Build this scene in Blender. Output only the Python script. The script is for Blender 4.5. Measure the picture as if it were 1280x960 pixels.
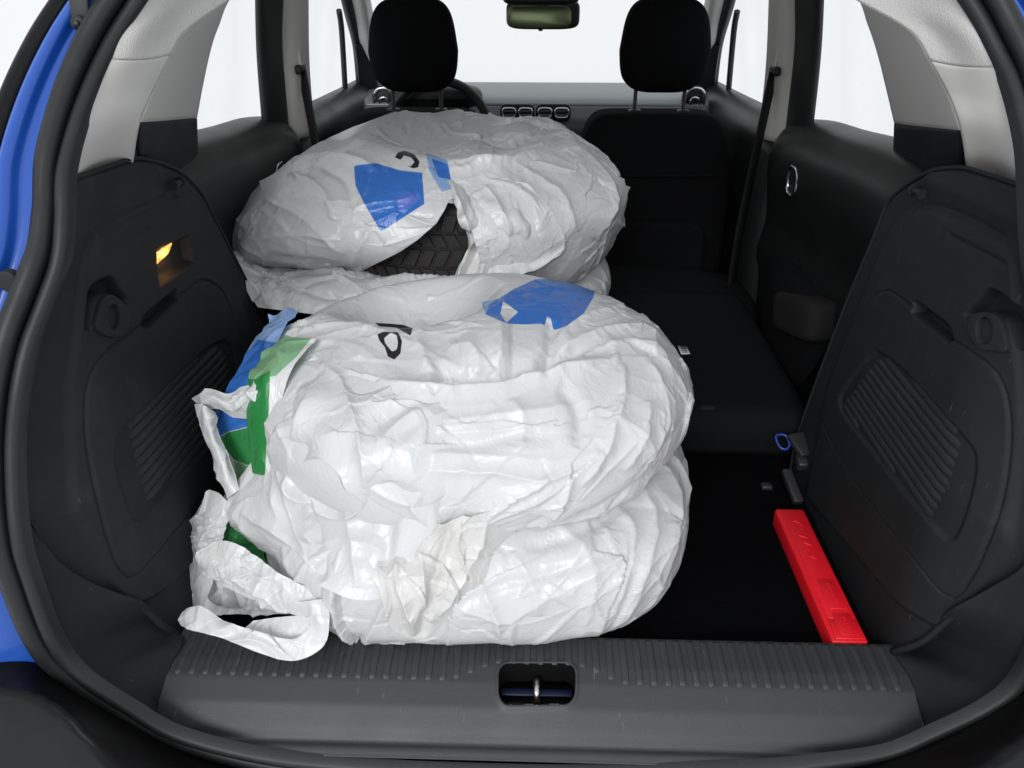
import bpy, bmesh, math, random
import numpy as np
from mathutils import Vector, Matrix

for o in list(bpy.data.objects): bpy.data.objects.remove(o)
scene = bpy.context.scene
COL = scene.collection
RNG = np.random.default_rng(7)

# ---------------------------------------------------------------- camera
FPX = 961.0                                   # focal length for a 1280 px wide picture
CAM = np.array([0.0, 0.0, 1.60])
PITCH = math.atan((480 + 60) / FPX)
YAW = math.atan((672 - 640) / FPX * math.cos(PITCH))
FW = np.array([-math.sin(YAW) * math.cos(PITCH), math.cos(YAW) * math.cos(PITCH), -math.sin(PITCH)])
RT = np.array([math.cos(YAW), math.sin(YAW), 0.0])
UP = np.cross(RT, FW)
cd = bpy.data.cameras.new('camera'); cam = bpy.data.objects.new('camera', cd); COL.objects.link(cam)
cd.sensor_width = 36.0; cd.lens = FPX / 1280 * 36.0; cd.clip_start = 0.02; cd.clip_end = 200
M4 = Matrix(((RT[0], UP[0], -FW[0], CAM[0]), (RT[1], UP[1], -FW[1], CAM[1]), (RT[2], UP[2], -FW[2], CAM[2]), (0, 0, 0, 1)))
cam.matrix_world = M4
scene.camera = cam
scene.render.resolution_x = 1024; scene.render.resolution_y = 768

# ---------------------------------------------------------------- world: bright overcast white
w = bpy.data.worlds.new('World'); scene.world = w; w.use_nodes = True
bg = w.node_tree.nodes['Background']
bg.inputs[0].default_value = (0.955, 0.98, 1.0, 1); bg.inputs[1].default_value = .97
sd = bpy.data.lights.new('sun', 'SUN'); sd.energy = 1.95; sd.angle = math.radians(30); sd.color = (0.985, 0.99, 1.0)
sun = bpy.data.objects.new('sun', sd); COL.objects.link(sun)
sun.location = (-1, -3, 5)
sun.rotation_euler = Vector((0.20, 0.83, -0.50)).to_track_quat('-Z', 'Y').to_euler()
vs = scene.view_settings
vs.view_transform = 'Standard'; vs.look = 'None'; vs.exposure = 0.0; vs.gamma = 1.0; vs.use_curve_mapping = False
scene.cycles.max_bounces = 5; scene.cycles.diffuse_bounces = 4; scene.cycles.glossy_bounces = 2; scene.cycles.transparent_max_bounces = 8

# ---------------------------------------------------------------- helpers
def ray(px, py): return FW + RT * (px - 640) / FPX - UP * (py - 480) / FPX
def aY(px, py, Y): d = ray(px, py); return CAM + d * (Y / d[1])
def aX(px, py, X): d = ray(px, py); return CAM + d * (X / d[0])
def aZ(px, py, Z): d = ray(px, py); return CAM + d * ((Z - CAM[2]) / d[2])
def proj(P):
    q = np.asarray(P, float) - CAM; z = q @ FW
    return np.stack([640 + FPX * (q @ RT) / z, 480 - FPX * (q @ UP) / z], -1)
def sstep(a, b, x):
    t = np.clip((np.asarray(x, float) - a) / (b - a), 0, 1); return t * t * (3 - 2 * t)

def crs(pts, n, closed=False):
    """Catmull-Rom resample, uniform in arc length"""
    P = np.asarray(pts, float)
    if closed: P = np.vstack([P[-1], P, P[0], P[1]])
    else: P = np.vstack([2 * P[0] - P[1], P, 2 * P[-1] - P[-2]])
    out = []
    for i in range(1, len(P) - 2):
        t = np.linspace(0, 1, 24, endpoint=False)[:, None]
        p0, p1, p2, p3 = P[i - 1], P[i], P[i + 1], P[i + 2]
        out.append(0.5 * (2 * p1 + (p2 - p0) * t + (2 * p0 - 5 * p1 + 4 * p2 - p3) * t ** 2 + (3 * p1 - p0 - 3 * p2 + p3) * t ** 3))
    out = np.vstack(out + [P[-2][None]])
    s = np.r_[0, np.cumsum(np.linalg.norm(np.diff(out, axis=0), axis=1))]
    q = np.linspace(0, s[-1], n + 1)[:-1] if closed else np.linspace(0, s[-1], n)
    return np.stack([np.interp(q, s, out[:, k]) for k in range(out.shape[1])], 1)
def lin(pts, n):
    P = np.asarray(pts, float); s = np.r_[0, np.cumsum(np.linalg.norm(np.diff(P, axis=0), axis=1))]
    q = np.linspace(0, s[-1], n); return np.stack([np.interp(q, s, P[:, k]) for k in range(P.shape[1])], 1)

MATS = {}
def link(name, me, mat, parent=None, smooth=True):
    o = bpy.data.objects.new(name, me); COL.objects.link(o)
    if mat is not None:
        for m in (mat if isinstance(mat, (list, tuple)) else [mat]): me.materials.append(MATS[m])
    if smooth: me.polygons.foreach_set('use_smooth', [True] * len(me.polygons))
    if parent is not None:
        o.parent = parent
        base = parent if parent.parent is None else parent.parent
        o.matrix_parent_inverse = Matrix.Identity(4) if parent.parent is not None else Matrix.Translation(-Vector(parent.location))
    return o
def mesh(name, V, Fc, mat, parent=None, smooth=True):
    me = bpy.data.meshes.new(name)
    me.from_pydata([tuple(map(float, v)) for v in V], [], [tuple(int(i) for i in f) for f in Fc]); me.update()
    return link(name, me, mat, parent, smooth)
def from_bm(name, bm, mat, parent=None, smooth=True):
    me = bpy.data.meshes.new(name); bm.to_mesh(me); bm.free()
    return link(name, me, mat, parent, smooth)
def auto_smooth(o, deg=35):
    me = o.data; bm = bmesh.new(); bm.from_mesh(me)
    lim = math.radians(deg)
    for e in bm.edges:
        if len(e.link_faces) == 2: e.smooth = e.calc_face_angle(0) < lim
    bm.to_mesh(me); bm.free(); return o
def grid_faces(nu, nv, wrap_u=False):
    Fc = []
    for j in range(nv - 1):
        for i in range(nu if wrap_u else nu - 1):
            a = j * nu + i; b = j * nu + (i + 1) % nu
            Fc.append((a, b, b + nu, a + nu))
    return Fc
def solid(o, t, off=-1, bev=0):
    m = o.modifiers.new('thickness', 'SOLIDIFY'); m.thickness = t; m.offset = off
    if bev:
        b = o.modifiers.new('edge', 'BEVEL'); b.width = bev; b.segments = 2; b.limit_method = 'ANGLE'; b.angle_limit = math.radians(50)
    return o
def loft_pts(rows, nu, nv, cu=True, cv=True):
    R = np.stack([(crs if cu else lin)(r, nu) for r in rows])
    out = np.zeros((nv, nu, 3))
    for i in range(nu): out[:, i] = (crs if (cv and len(rows) > 2) else lin)(R[:, i], nv)
    return out
def loft(name, rows, nu, nv, mat, parent, t=0.004, off=-1, cu=True, cv=True, bev=0):
    G = loft_pts(rows, nu, nv, cu, cv)
    o = mesh(name, G.reshape(-1, 3), grid_faces(nu, nv), mat, parent)
    if t: solid(o, t, off, bev)
    return o
def sweep(name, path, prof, mat, parent, upv=None, closed_path=False, cap=True):
    """prof: list of (a,b): a along side vector, b along up vector"""
    P = np.asarray(path, float); n = len(P); m = len(prof)
    if closed_path: T = np.roll(P, -1, 0) - np.roll(P, 1, 0)
    else: T = np.gradient(P, axis=0)
    T /= np.linalg.norm(T, axis=1)[:, None]
    V = []
    U = np.array([0, 0, 1.0]) if upv is None else upv
    for i in range(n):
        u = U[i] if (np.ndim(U) == 2) else U
        u = u - T[i] * (u @ T[i]); u = u / (np.linalg.norm(u) + 1e-9); s = np.cross(T[i], u)
        for a, b in prof: V.append(P[i] + s * a + u * b)
    Fc = []
    for i in range(n if closed_path else n - 1):
        for k in range(m):
            a = i * m + k; b = i * m + (k + 1) % m; c = ((i + 1) % n) * m + (k + 1) % m; d = ((i + 1) % n) * m + k
            Fc.append((a, b, c, d))
    if cap and not closed_path:
        Fc.append(tuple(range(m))[::-1]); Fc.append(tuple((n - 1) * m + k for k in range(m)))
    o = mesh(name, V, Fc, mat, parent); return o
def circ(r, n=10, e=1.0): return [(r * math.cos(2 * math.pi * k / n), r * e * math.sin(2 * math.pi * k / n)) for k in range(n)]
def tube(name, pts, r, mat, parent, n=10, res=40, closed=False, upv=None):
    return auto_smooth(sweep(name, crs(pts, res, closed), circ(r, n), mat, parent, upv if upv is not None else np.array([0.13, 0.31, 1.0]), closed), 50)
def plate(name, pts, nrm, t, mat, parent, bev=0.0015, hole=None, seg=2):
    """flat polygon extruded by t against nrm, bevelled"""
    bm = bmesh.new(); nrm = Vector(nrm).normalized()
    vs_ = [bm.verts.new(Vector(p)) for p in pts]
    if hole is not None:
        hs = [bm.verts.new(Vector(p)) for p in hole]
        ed = [bm.edges.new((vs_[i], vs_[(i + 1) % len(vs_)])) for i in range(len(vs_))] + [bm.edges.new((hs[i], hs[(i + 1) % len(hs)])) for i in range(len(hs))]
        bmesh.ops.triangle_fill(bm, use_beauty=True, edges=ed)
    else: bm.faces.new(vs_)
    bm.normal_update()
    if sum((f.normal * f.calc_area() for f in bm.faces), Vector()).dot(nrm) < 0: bmesh.ops.reverse_faces(bm, faces=bm.faces[:])
    r = bmesh.ops.extrude_face_region(bm, geom=bm.faces[:])
    nv = [g for g in r['geom'] if isinstance(g, bmesh.types.BMVert)]
    bmesh.ops.translate(bm, verts=nv, vec=-nrm * t)
    bmesh.ops.recalc_face_normals(bm, faces=bm.faces[:])
    o = from_bm(name, bm, mat, parent)
    if bev:
        b = o.modifiers.new('edge', 'BEVEL'); b.width = bev; b.segments = seg; b.limit_method = 'ANGLE'; b.angle_limit = math.radians(40)
    return o
def rbox(name, c, s, mat, parent, bev=0.005, rot=None, seg=3):
    bm = bmesh.new(); bmesh.ops.create_cube(bm, size=1.0)
    bmesh.ops.scale(bm, vec=Vector(s), verts=bm.verts[:])
    if bev: bmesh.ops.bevel(bm, geom=bm.edges[:], offset=bev, segments=seg, affect='EDGES', profile=0.5)
    m = Matrix.Translation(Vector(c)) @ (rot.to_4x4() if rot is not None else Matrix.Identity(4))
    bmesh.ops.transform(bm, matrix=m, verts=bm.verts[:])
    return auto_smooth(from_bm(name, bm, mat, parent), 30)
def sbox(name, c, s, e, mat, parent, fn=None, n=28, rot=None):
    """superellipsoid-like cushion from a cube grid; s half sizes"""
    bm = bmesh.new(); bmesh.ops.create_cube(bm, size=2.0); bmesh.ops.subdivide_edges(bm, edges=bm.edges[:], cuts=n, use_grid_fill=True)
    V = np.array([v.co[:] for v in bm.verts])
    L = (np.abs(V) ** e).sum(1) ** (1 / e); V = V / L[:, None] * np.array(s)
    if fn is not None: V = fn(V)
    if rot is not None: V = V @ np.array(rot).T
    V = V + np.array(c)
    for v, p in zip(bm.verts, V): v.co = p
    return from_bm(name, bm, mat, parent)
def rrect(cx, cy, w_, h_, r, n=5):
    out = []
    for (sx, sy, a0) in ((1, 1, 0), (-1, 1, 90), (-1, -1, 180), (1, -1, 270)):
        for k in range(n + 1):
            a = math.radians(a0 + 90 * k / n); out.append((cx + sx * (w_ / 2 - r) + r * math.cos(a), cy + sy * (h_ / 2 - r) + r * math.sin(a)))
    return out
def seg_dist(PX, PY, poly, closed=False):
    P = np.asarray(poly, float); n = len(P); D = np.full(PX.shape, 1e9)
    for i in range(n if closed else n - 1):
        a = P[i]; b = P[(i + 1) % n]; ab = b - a; L = ab @ ab + 1e-12
        t = np.clip(((PX - a[0]) * ab[0] + (PY - a[1]) * ab[1]) / L, 0, 1)
        D = np.minimum(D, np.hypot(PX - a[0] - t * ab[0], PY - a[1] - t * ab[1]))
    return D
def inside(PX, PY, poly):
    P = np.asarray(poly, float); n = len(P); I = np.zeros(PX.shape, bool)
    for i in range(n):
        x0, y0 = P[i]; x1, y1 = P[(i + 1) % n]
        c = (y0 > PY) != (y1 > PY)
        I ^= c & (PX < (x1 - x0) * (PY - y0) / (y1 - y0 + 1e-15) + x0)
    return I
def sdf(PX, PY, poly):
    d = seg_dist(PX, PY, poly, True); return np.where(inside(PX, PY, poly), -d, d)

# ---------------------------------------------------------------- materials
def nt_mat(name):
    m = bpy.data.materials.new(name); m.use_nodes = True; MATS[name] = m
    nt = m.node_tree; return m, nt, nt.nodes['Principled BSDF'], nt.nodes['Material Output']
def simple(name, col, rough=0.5, spec=0.5, metal=0.0, grain=None, var=0.0, coat=0.0, sheen=0.0, dust=None):
    m, nt, b, out = nt_mat(name)
    b.inputs['Base Color'].default_value = (*col, 1); b.inputs['Roughness'].default_value = rough
    b.inputs['Specular IOR Level'].default_value = spec; b.inputs['Metallic'].default_value = metal
    b.inputs['Coat Weight'].default_value = coat; b.inputs['Coat Roughness'].default_value = 0.05
    if sheen: b.inputs['Sheen Weight'].default_value = sheen; b.inputs['Sheen Roughness'].default_value = 0.5
    tc = nt.nodes.new('ShaderNodeTexCoord')
    if grain:
        n = nt.nodes.new('ShaderNodeTexNoise'); n.inputs['Scale'].default_value = grain[0]; n.inputs['Detail'].default_value = 3
        nt.links.new(tc.outputs['Object'], n.inputs['Vector'])
        bp = nt.nodes.new('ShaderNodeBump'); bp.inputs['Strength'].default_value = grain[1]; bp.inputs['Distance'].default_value = grain[2]
        nt.links.new(n.outputs['Fac'], bp.inputs['Height']); nt.links.new(bp.outputs['Normal'], b.inputs['Normal'])
    if var or dust:
        n2 = nt.nodes.new('ShaderNodeTexNoise'); n2.inputs['Scale'].default_value = 9; n2.inputs['Detail'].default_value = 6
        nt.links.new(tc.outputs['Object'], n2.inputs['Vector'])
        r = nt.nodes.new('ShaderNodeMapRange'); r.inputs['From Min'].default_value = .3; r.inputs['From Max'].default_value = .7
        r.inputs['To Min'].default_value = rough - var; r.inputs['To Max'].default_value = rough + var
        nt.links.new(n2.outputs['Fac'], r.inputs['Value']); nt.links.new(r.outputs['Result'], b.inputs['Roughness'])
    if dust:
        n3 = nt.nodes.new('ShaderNodeTexNoise'); n3.inputs['Scale'].default_value = dust[0]; n3.inputs['Detail'].default_value = 8; n3.inputs['Roughness'].default_value = .75
        nt.links.new(tc.outputs['Object'], n3.inputs['Vector'])
        r2 = nt.nodes.new('ShaderNodeMapRange'); r2.inputs['From Min'].default_value = .55; r2.inputs['From Max'].default_value = .85
        r2.inputs['To Min'].default_value = 0; r2.inputs['To Max'].default_value = dust[1]
        nt.links.new(n3.outputs['Fac'], r2.inputs['Value'])
        mx = nt.nodes.new('ShaderNodeMix'); mx.data_type = 'RGBA'
        mx.inputs[6].default_value = (*col, 1); mx.inputs[7].default_value = (.16, .155, .15, 1)
        nt.links.new(r2.outputs['Result'], mx.inputs[0]); nt.links.new(mx.outputs[2], b.inputs['Base Color'])
    return m
simple('trim_black', (.0098, .0112, .0122), .66, .27, grain=(900, .25, .0006), var=.06, dust=(14, .10))
def scuffs(name, scale, thr, amt):
    nt = MATS[name].node_tree; b = nt.nodes['Principled BSDF']; src = b.inputs['Base Color'].links[0].from_socket
    tc = nt.nodes.new('ShaderNodeTexCoord'); last = src
    for rot in ((.5, .2, .1), (-.7, .4, 1.2)):
        mp = nt.nodes.new('ShaderNodeMapping'); mp.inputs['Rotation'].default_value = rot; mp.inputs['Scale'].default_value = scale
        nt.links.new(tc.outputs['Object'], mp.inputs['Vector'])
        n = nt.nodes.new('ShaderNodeTexNoise'); n.inputs['Scale'].default_value = 1; n.inputs['Detail'].default_value = 2; nt.links.new(mp.outputs[0], n.inputs['Vector'])
        r = nt.nodes.new('ShaderNodeMapRange'); r.inputs['From Min'].default_value = thr; r.inputs['From Max'].default_value = thr + .06; r.inputs['To Max'].default_value = amt
        nt.links.new(n.outputs['Fac'], r.inputs['Value'])
        mx = nt.nodes.new('ShaderNodeMix'); mx.data_type = 'RGBA'; nt.links.new(r.outputs[0], mx.inputs[0]); nt.links.new(last, mx.inputs[6]); mx.inputs[7].default_value = (.20, .20, .20, 1); last = mx.outputs[2]
    nt.links.new(last, b.inputs['Base Color'])
scuffs('trim_black', (25, 300, 40), .74, .30)
simple('trim_slat', (.015, .0165, .0175), .58, .36, grain=(900, .25, .0006), dust=(20, .12))
simple('sill_plastic', (.030, .0305, .0315), .46, .45, grain=(700, .45, .0007), var=.05, dust=(18, .10))
simple('rib_plastic', (.030, .031, .033), .48, .45, grain=(700, .4, .0007), dust=(18, .10))
scuffs('sill_plastic', (260, 30, 40), .73, .30); scuffs('rib_plastic', (260, 30, 40), .72, .30)
simple('carpet', (.0036, .0038, .0046), 1.0, .02, grain=(420, .9, .004))
simple('seat_fabric', (.0085, .0089, .0098), 1.0, .04, grain=(600, .8, .002))
simple('seat_grey', (.018, .0165, .016), .95, .15, grain=(500, .8, .002))
simple('pillar_grey', (.56, .55, .525), .6, .35, grain=(800, .2, .0006), var=.04)
simple('headliner', (.58, .565, .55), .95, .1, grain=(520, .9, .0016))
simple('rubber', (.010, .0105, .011), .48, .42, grain=(500, .2, .0006), dust=(25, .10))
simple('tyre_rubber', (.022, .020, .019), .75, .35, grain=(300, .3, .0008), dust=(30, .25))
simple('blue_paint', (.010, .074, .38), .34, .4, coat=.35)
simple('grey_paint', (.13, .13, .14), .5, .5, grain=(700, .3, .0006))
simple('bumper_black', (.004, .004, .0045), .42, .12, grain=(600, .3, .0006), var=.05)
simple('dark_void', (.004, .004, .004), .9, .1)
simple('chrome', (.75, .76, .78), .18, .5, metal=1.0)
simple('dark_metal', (.05, .05, .052), .45, .5, metal=.6)
simple('steel', (.55, .54, .52), .3, .5, metal=1.0)
simple('red_plastic', (.70, .008, .018), .38, .5, grain=(500, .12, .0006), var=.05)
simple('dash_top', (.13, .15, .157), .38, .5, grain=(500, .3, .0006))  # bluish windscreen glare on the dash is lightened into this base colour
simple('dash_mid', (.07, .08, .084), .4, .5, grain=(500, .3, .0006))
simple('dash_dark', (.009, .0105, .0108), .5, .36, grain=(500, .3, .0006))
simple('door_panel', (.0075, .0098, .0100), .45, .34, grain=(500, .25, .0008), var=.05)
simple('belt_web', (.006, .006, .0065), .7, .3, grain=(900, .5, .0008))
simple('dark_blue', (.003, .008, .035), .4, .5)
simple('blue_clip', (.02, .05, .30), .4, .5)
simple('white_tag', (.55, .55, .55), .7, .3)
simple('mirror_glass', (.20, .24, .13), .22, .5, metal=.85)
def glass(name, tint, refl):
    m, nt, b, out = nt_mat(name); nt.nodes.remove(b)
    t = nt.nodes.new('ShaderNodeBsdfTransparent'); t.inputs[0].default_value = (*tint, 1)
    g = nt.nodes.new('ShaderNodeBsdfGlossy'); g.inputs['Roughness'].default_value = .02
    lw = nt.nodes.new('ShaderNodeLayerWeight'); lw.inputs[0].default_value = .5
    pw = nt.nodes.new('ShaderNodeMath'); pw.operation = 'POWER'; pw.inputs[1].default_value = 5; nt.links.new(lw.outputs['Facing'], pw.inputs[0])
    f = nt.nodes.new('ShaderNodeMath'); f.operation = 'MULTIPLY_ADD'; f.inputs[1].default_value = .05; f.inputs[2].default_value = .012; nt.links.new(pw.outputs[0], f.inputs[0])
    mx = nt.nodes.new('ShaderNodeMixShader'); nt.links.new(f.outputs[0], mx.inputs[0]); nt.links.new(t.outputs[0], mx.inputs[1]); nt.links.new(g.outputs[0], mx.inputs[2])
    nt.links.new(mx.outputs[0], out.inputs['Surface'])
glass('window_glass', (.985, .99, .987), 1.25)
def emit(name, col, s):
    m, nt, b, out = nt_mat(name)
    b.inputs['Base Color'].default_value = (*col, 1); b.inputs['Emission Color'].default_value = (*col, 1); b.inputs['Emission Strength'].default_value = s
    b.inputs['Roughness'].default_value = .3
    tc = nt.nodes.new('ShaderNodeTexCoord'); n = nt.nodes.new('ShaderNodeTexVoronoi'); n.inputs['Scale'].default_value = 190
    nt.links.new(tc.outputs['Object'], n.inputs['Vector'])
    bp = nt.nodes.new('ShaderNodeBump'); bp.inputs['Strength'].default_value = .7; bp.inputs['Distance'].default_value = .002
    nt.links.new(n.outputs['Distance'], bp.inputs['Height']); nt.links.new(bp.outputs[0], b.inputs['Normal'])
    mr = nt.nodes.new('ShaderNodeMapRange'); mr.inputs['From Max'].default_value = .7; mr.inputs['To Min'].default_value = s * 1.5; mr.inputs['To Max'].default_value = s * .35
    nt.links.new(n.outputs['Distance'], mr.inputs['Value']); nt.links.new(mr.outputs[0], b.inputs['Emission Strength'])
emit('lamp_lens', (1.0, .50, .12), 1.6)
emit('red_display', (.8, .02, .03), .5)
def film():
    """thin white polythene; print and painted violet reflections come from per-vertex print fields (positive inside a shape)"""
    m, nt, b, out = nt_mat('film')
    b.inputs['Roughness'].default_value = .30; b.inputs['Specular IOR Level'].default_value = .55
    tc = nt.nodes.new('ShaderNodeTexCoord')
    col = None
    def mixc(fac, a, c):
        mx = nt.nodes.new('ShaderNodeMix'); mx.data_type = 'RGBA'; nt.links.new(fac, mx.inputs[0])
        if isinstance(a, tuple): mx.inputs[6].default_value = (*a, 1)
        else: nt.links.new(a, mx.inputs[6])
        mx.inputs[7].default_value = (*c, 1); return mx.outputs[2]
    cur = (.71, .715, .72)
    for at, c in (('cream', (.73, .715, .68)), ('pale_blue', (.27, .43, .72)), ('blue', (.040, .175, .58)), ('violet_sheen', (.22, .19, .66)), ('pale_green', (.22, .43, .24)), ('green', (.030, .25, .065)), ('black', (.020, .019, .020))):  # violet is no ink: a reflection on the film, painted as colour
        a = nt.nodes.new('ShaderNodeAttribute'); a.attribute_name = 'print_' + at
        r = nt.nodes.new('ShaderNodeMapRange'); r.inputs['From Min'].default_value = 0.0; r.inputs['From Max'].default_value = 12.0 if at in ('cream', 'violet_sheen') else .8
        r.inputs['To Max'].default_value = .55 if at in ('cream', 'violet_sheen') else 1.0
        nt.links.new(a.outputs['Fac'], r.inputs['Value']); cur = mixc(r.outputs[0], cur, c)
    nt.links.new(cur, b.inputs['Base Color'])
    nz = nt.nodes.new('ShaderNodeTexNoise'); nz.inputs['Scale'].default_value = 14; nz.inputs['Detail'].default_value = 1
    nt.links.new(tc.outputs['Object'], nz.inputs['Vector'])
    wv = nt.nodes.new('ShaderNodeVectorMath'); wv.operation = 'MULTIPLY_ADD'; wv.inputs[1].default_value = (.07, .07, .07)
    nt.links.new(nz.outputs['Color'], wv.inputs[0]); nt.links.new(tc.outputs['Object'], wv.inputs[2])
    mp = nt.nodes.new('ShaderNodeMapping'); mp.inputs['Rotation'].default_value = (.6, .3, .9); mp.inputs['Scale'].default_value = (1.5, .65, 1.0)
    nt.links.new(wv.outputs[0], mp.inputs['Vector'])
    vo = nt.nodes.new('ShaderNodeTexVoronoi'); vo.feature = 'DISTANCE_TO_EDGE'; vo.inputs['Scale'].default_value = 52; nt.links.new(mp.outputs[0], vo.inputs['Vector'])
    cr = nt.nodes.new('ShaderNodeMapRange'); cr.inputs['From Max'].default_value = .16; cr.inputs['To Min'].default_value = 1; cr.inputs['To Max'].default_value = 0
    nt.links.new(vo.outputs['Distance'], cr.inputs['Value'])
    mm = nt.nodes.new('ShaderNodeMath'); mm.operation = 'MULTIPLY'; nt.links.new(cr.outputs[0], mm.inputs[0]); nt.links.new(nz.outputs['Fac'], mm.inputs[1])
    bp = nt.nodes.new('ShaderNodeBump'); bp.inputs['Distance'].default_value = .0020; bp.inputs['Strength'].default_value = .24
    nt.links.new(mm.outputs[0], bp.inputs['Height']); nt.links.new(bp.outputs[0], b.inputs['Normal'])
    tr = nt.nodes.new('ShaderNodeBsdfTranslucent'); nt.links.new(cur, tr.inputs[0])
    mx = nt.nodes.new('ShaderNodeMixShader'); mx.inputs[0].default_value = .2
    nt.links.new(b.outputs[0], mx.inputs[1]); nt.links.new(tr.outputs[0], mx.inputs[2])
    nt.links.new(mx.outputs[0], out.inputs['Surface'])
film()
# ================================================================= the car
car = bpy.data.objects.new('car', None); COL.objects.link(car); car.location = (0, 1.6, .3)
car['label'] = 'blue compact car seen through its open boot, with black trim and grey pillars'; car['category'] = 'car'
FLOOR = 0.72

# ---- rubber seal round the opening: groove line of the seal, traced, at the depth of the tail opening
def ystrip(z): return float(np.interp(z, [.60, .70, .80, 1.0, 1.2, 1.37, 1.5, 1.62], [.605, .625, .645, .66, .73, .86, .985, 1.08]))
def on_strip(px, py):
    Y = .7
    for _ in range(60): Y = .5 * Y + .5 * ystrip(aY(px, py, Y)[2])
    return aY(px, py, Y)
LPX = [(196, -60), (165, -12), (128, 47), (95, 120), (72, 200), (68, 270), (62, 320), (44, 372), (24, 425), (11, 484), (5, 545), (6, 610), (12, 670), (22, 710), (54, 795), (89, 841), (152, 884), (222, 922), (340, 951), (480, 964), (560, 968)]
RPX = [(1185, -60), (1227, 0), (1253, 48), (1275, 95), (1292, 160), (1299, 230), (1303, 300), (1310, 350), (1326, 400), (1342, 450), (1352, 520), (1352, 600), (1345, 670), (1335, 730), (1312, 800), (1282, 855), (1238, 888), (1176, 918), (1113, 944), (1029, 957), (940, 965), (840, 969), (760, 971), (671, 971)]
SL = np.array([on_strip(*p) for p in LPX]); SR = np.array([on_strip(*p) for p in RPX])
ring = crs(np.vstack([SL, SR[::-1]]), 420)
cen = np.array([0, .8, 1.05])
upv = np.stack([np.zeros(len(ring)), -np.ones(len(ring)), -.35 * np.ones(len(ring))], 1)
# two lips with a groove between: a is across the ring, b towards the camera
prof = [(-.026, -.010), (-.0255, .002), (-.022, .009), (-.013, .0125), (-.005, .010), (-.0015, .003), (.0, -.004), (.0015, .002), (.004, .006), (.009, .0085), (.0155, .0075), (.019, .002), (.0195, -.010)]
test = np.cross(np.gradient(ring, axis=0)[100], upv[100]); sgn = 1 if test @ (cen - ring[100]) > 0 else -1
seal = sweep('boot_seal', ring, [(sgn * a, b) for a, b in (prof if sgn > 0 else prof[::-1])], 'rubber', car, upv)
auto_smooth(seal, 60)

# ---- side trims: one relief surface each, X over (Y, z)
def side_profile(S):
    o = np.argsort(S[:, 2]); zz = S[o, 2]; xx = np.abs(S[o, 0])
    m = zz > .74; return zz[m], xx[m]
class Wall:
    def __init__(s, side, S): s.side = side; s.zz, s.xx = side_profile(S)
    def X(s, Y, z):
        pl = .505 + .085 * (z - .72)
        ys = np.interp(z, [.60, .70, .80, 1.0, 1.2, 1.37, 1.5, 1.62], [.605, .625, .645, .66, .73, .86, .985, 1.08])
        xs = np.interp(z, s.zz, s.xx)
        return pl + (xs - .004 - pl) * sstep(.17, 0, Y - ys) ** 1.3 + 0.0
    def hit(s, px, py):
        X = .53
        for _ in range(80):
            p = aX(px, py, s.side * X); X = .6 * X + .4 * float(s.X(np.array(p[1]), np.array(p[2])))
        return np.array([p[1], p[2]])
    def poly(s, pts): return np.array([s.hit(*p) for p in pts])
    def p3(s, yz, off=0.0):
        yz = np.atleast_2d(yz); return np.stack([s.side * (s.X(yz[:, 0], yz[:, 1]) - off), yz[:, 0], yz[:, 1]], 1)
WL = Wall(-1, SL); WR = Wall(1, SR)

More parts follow.
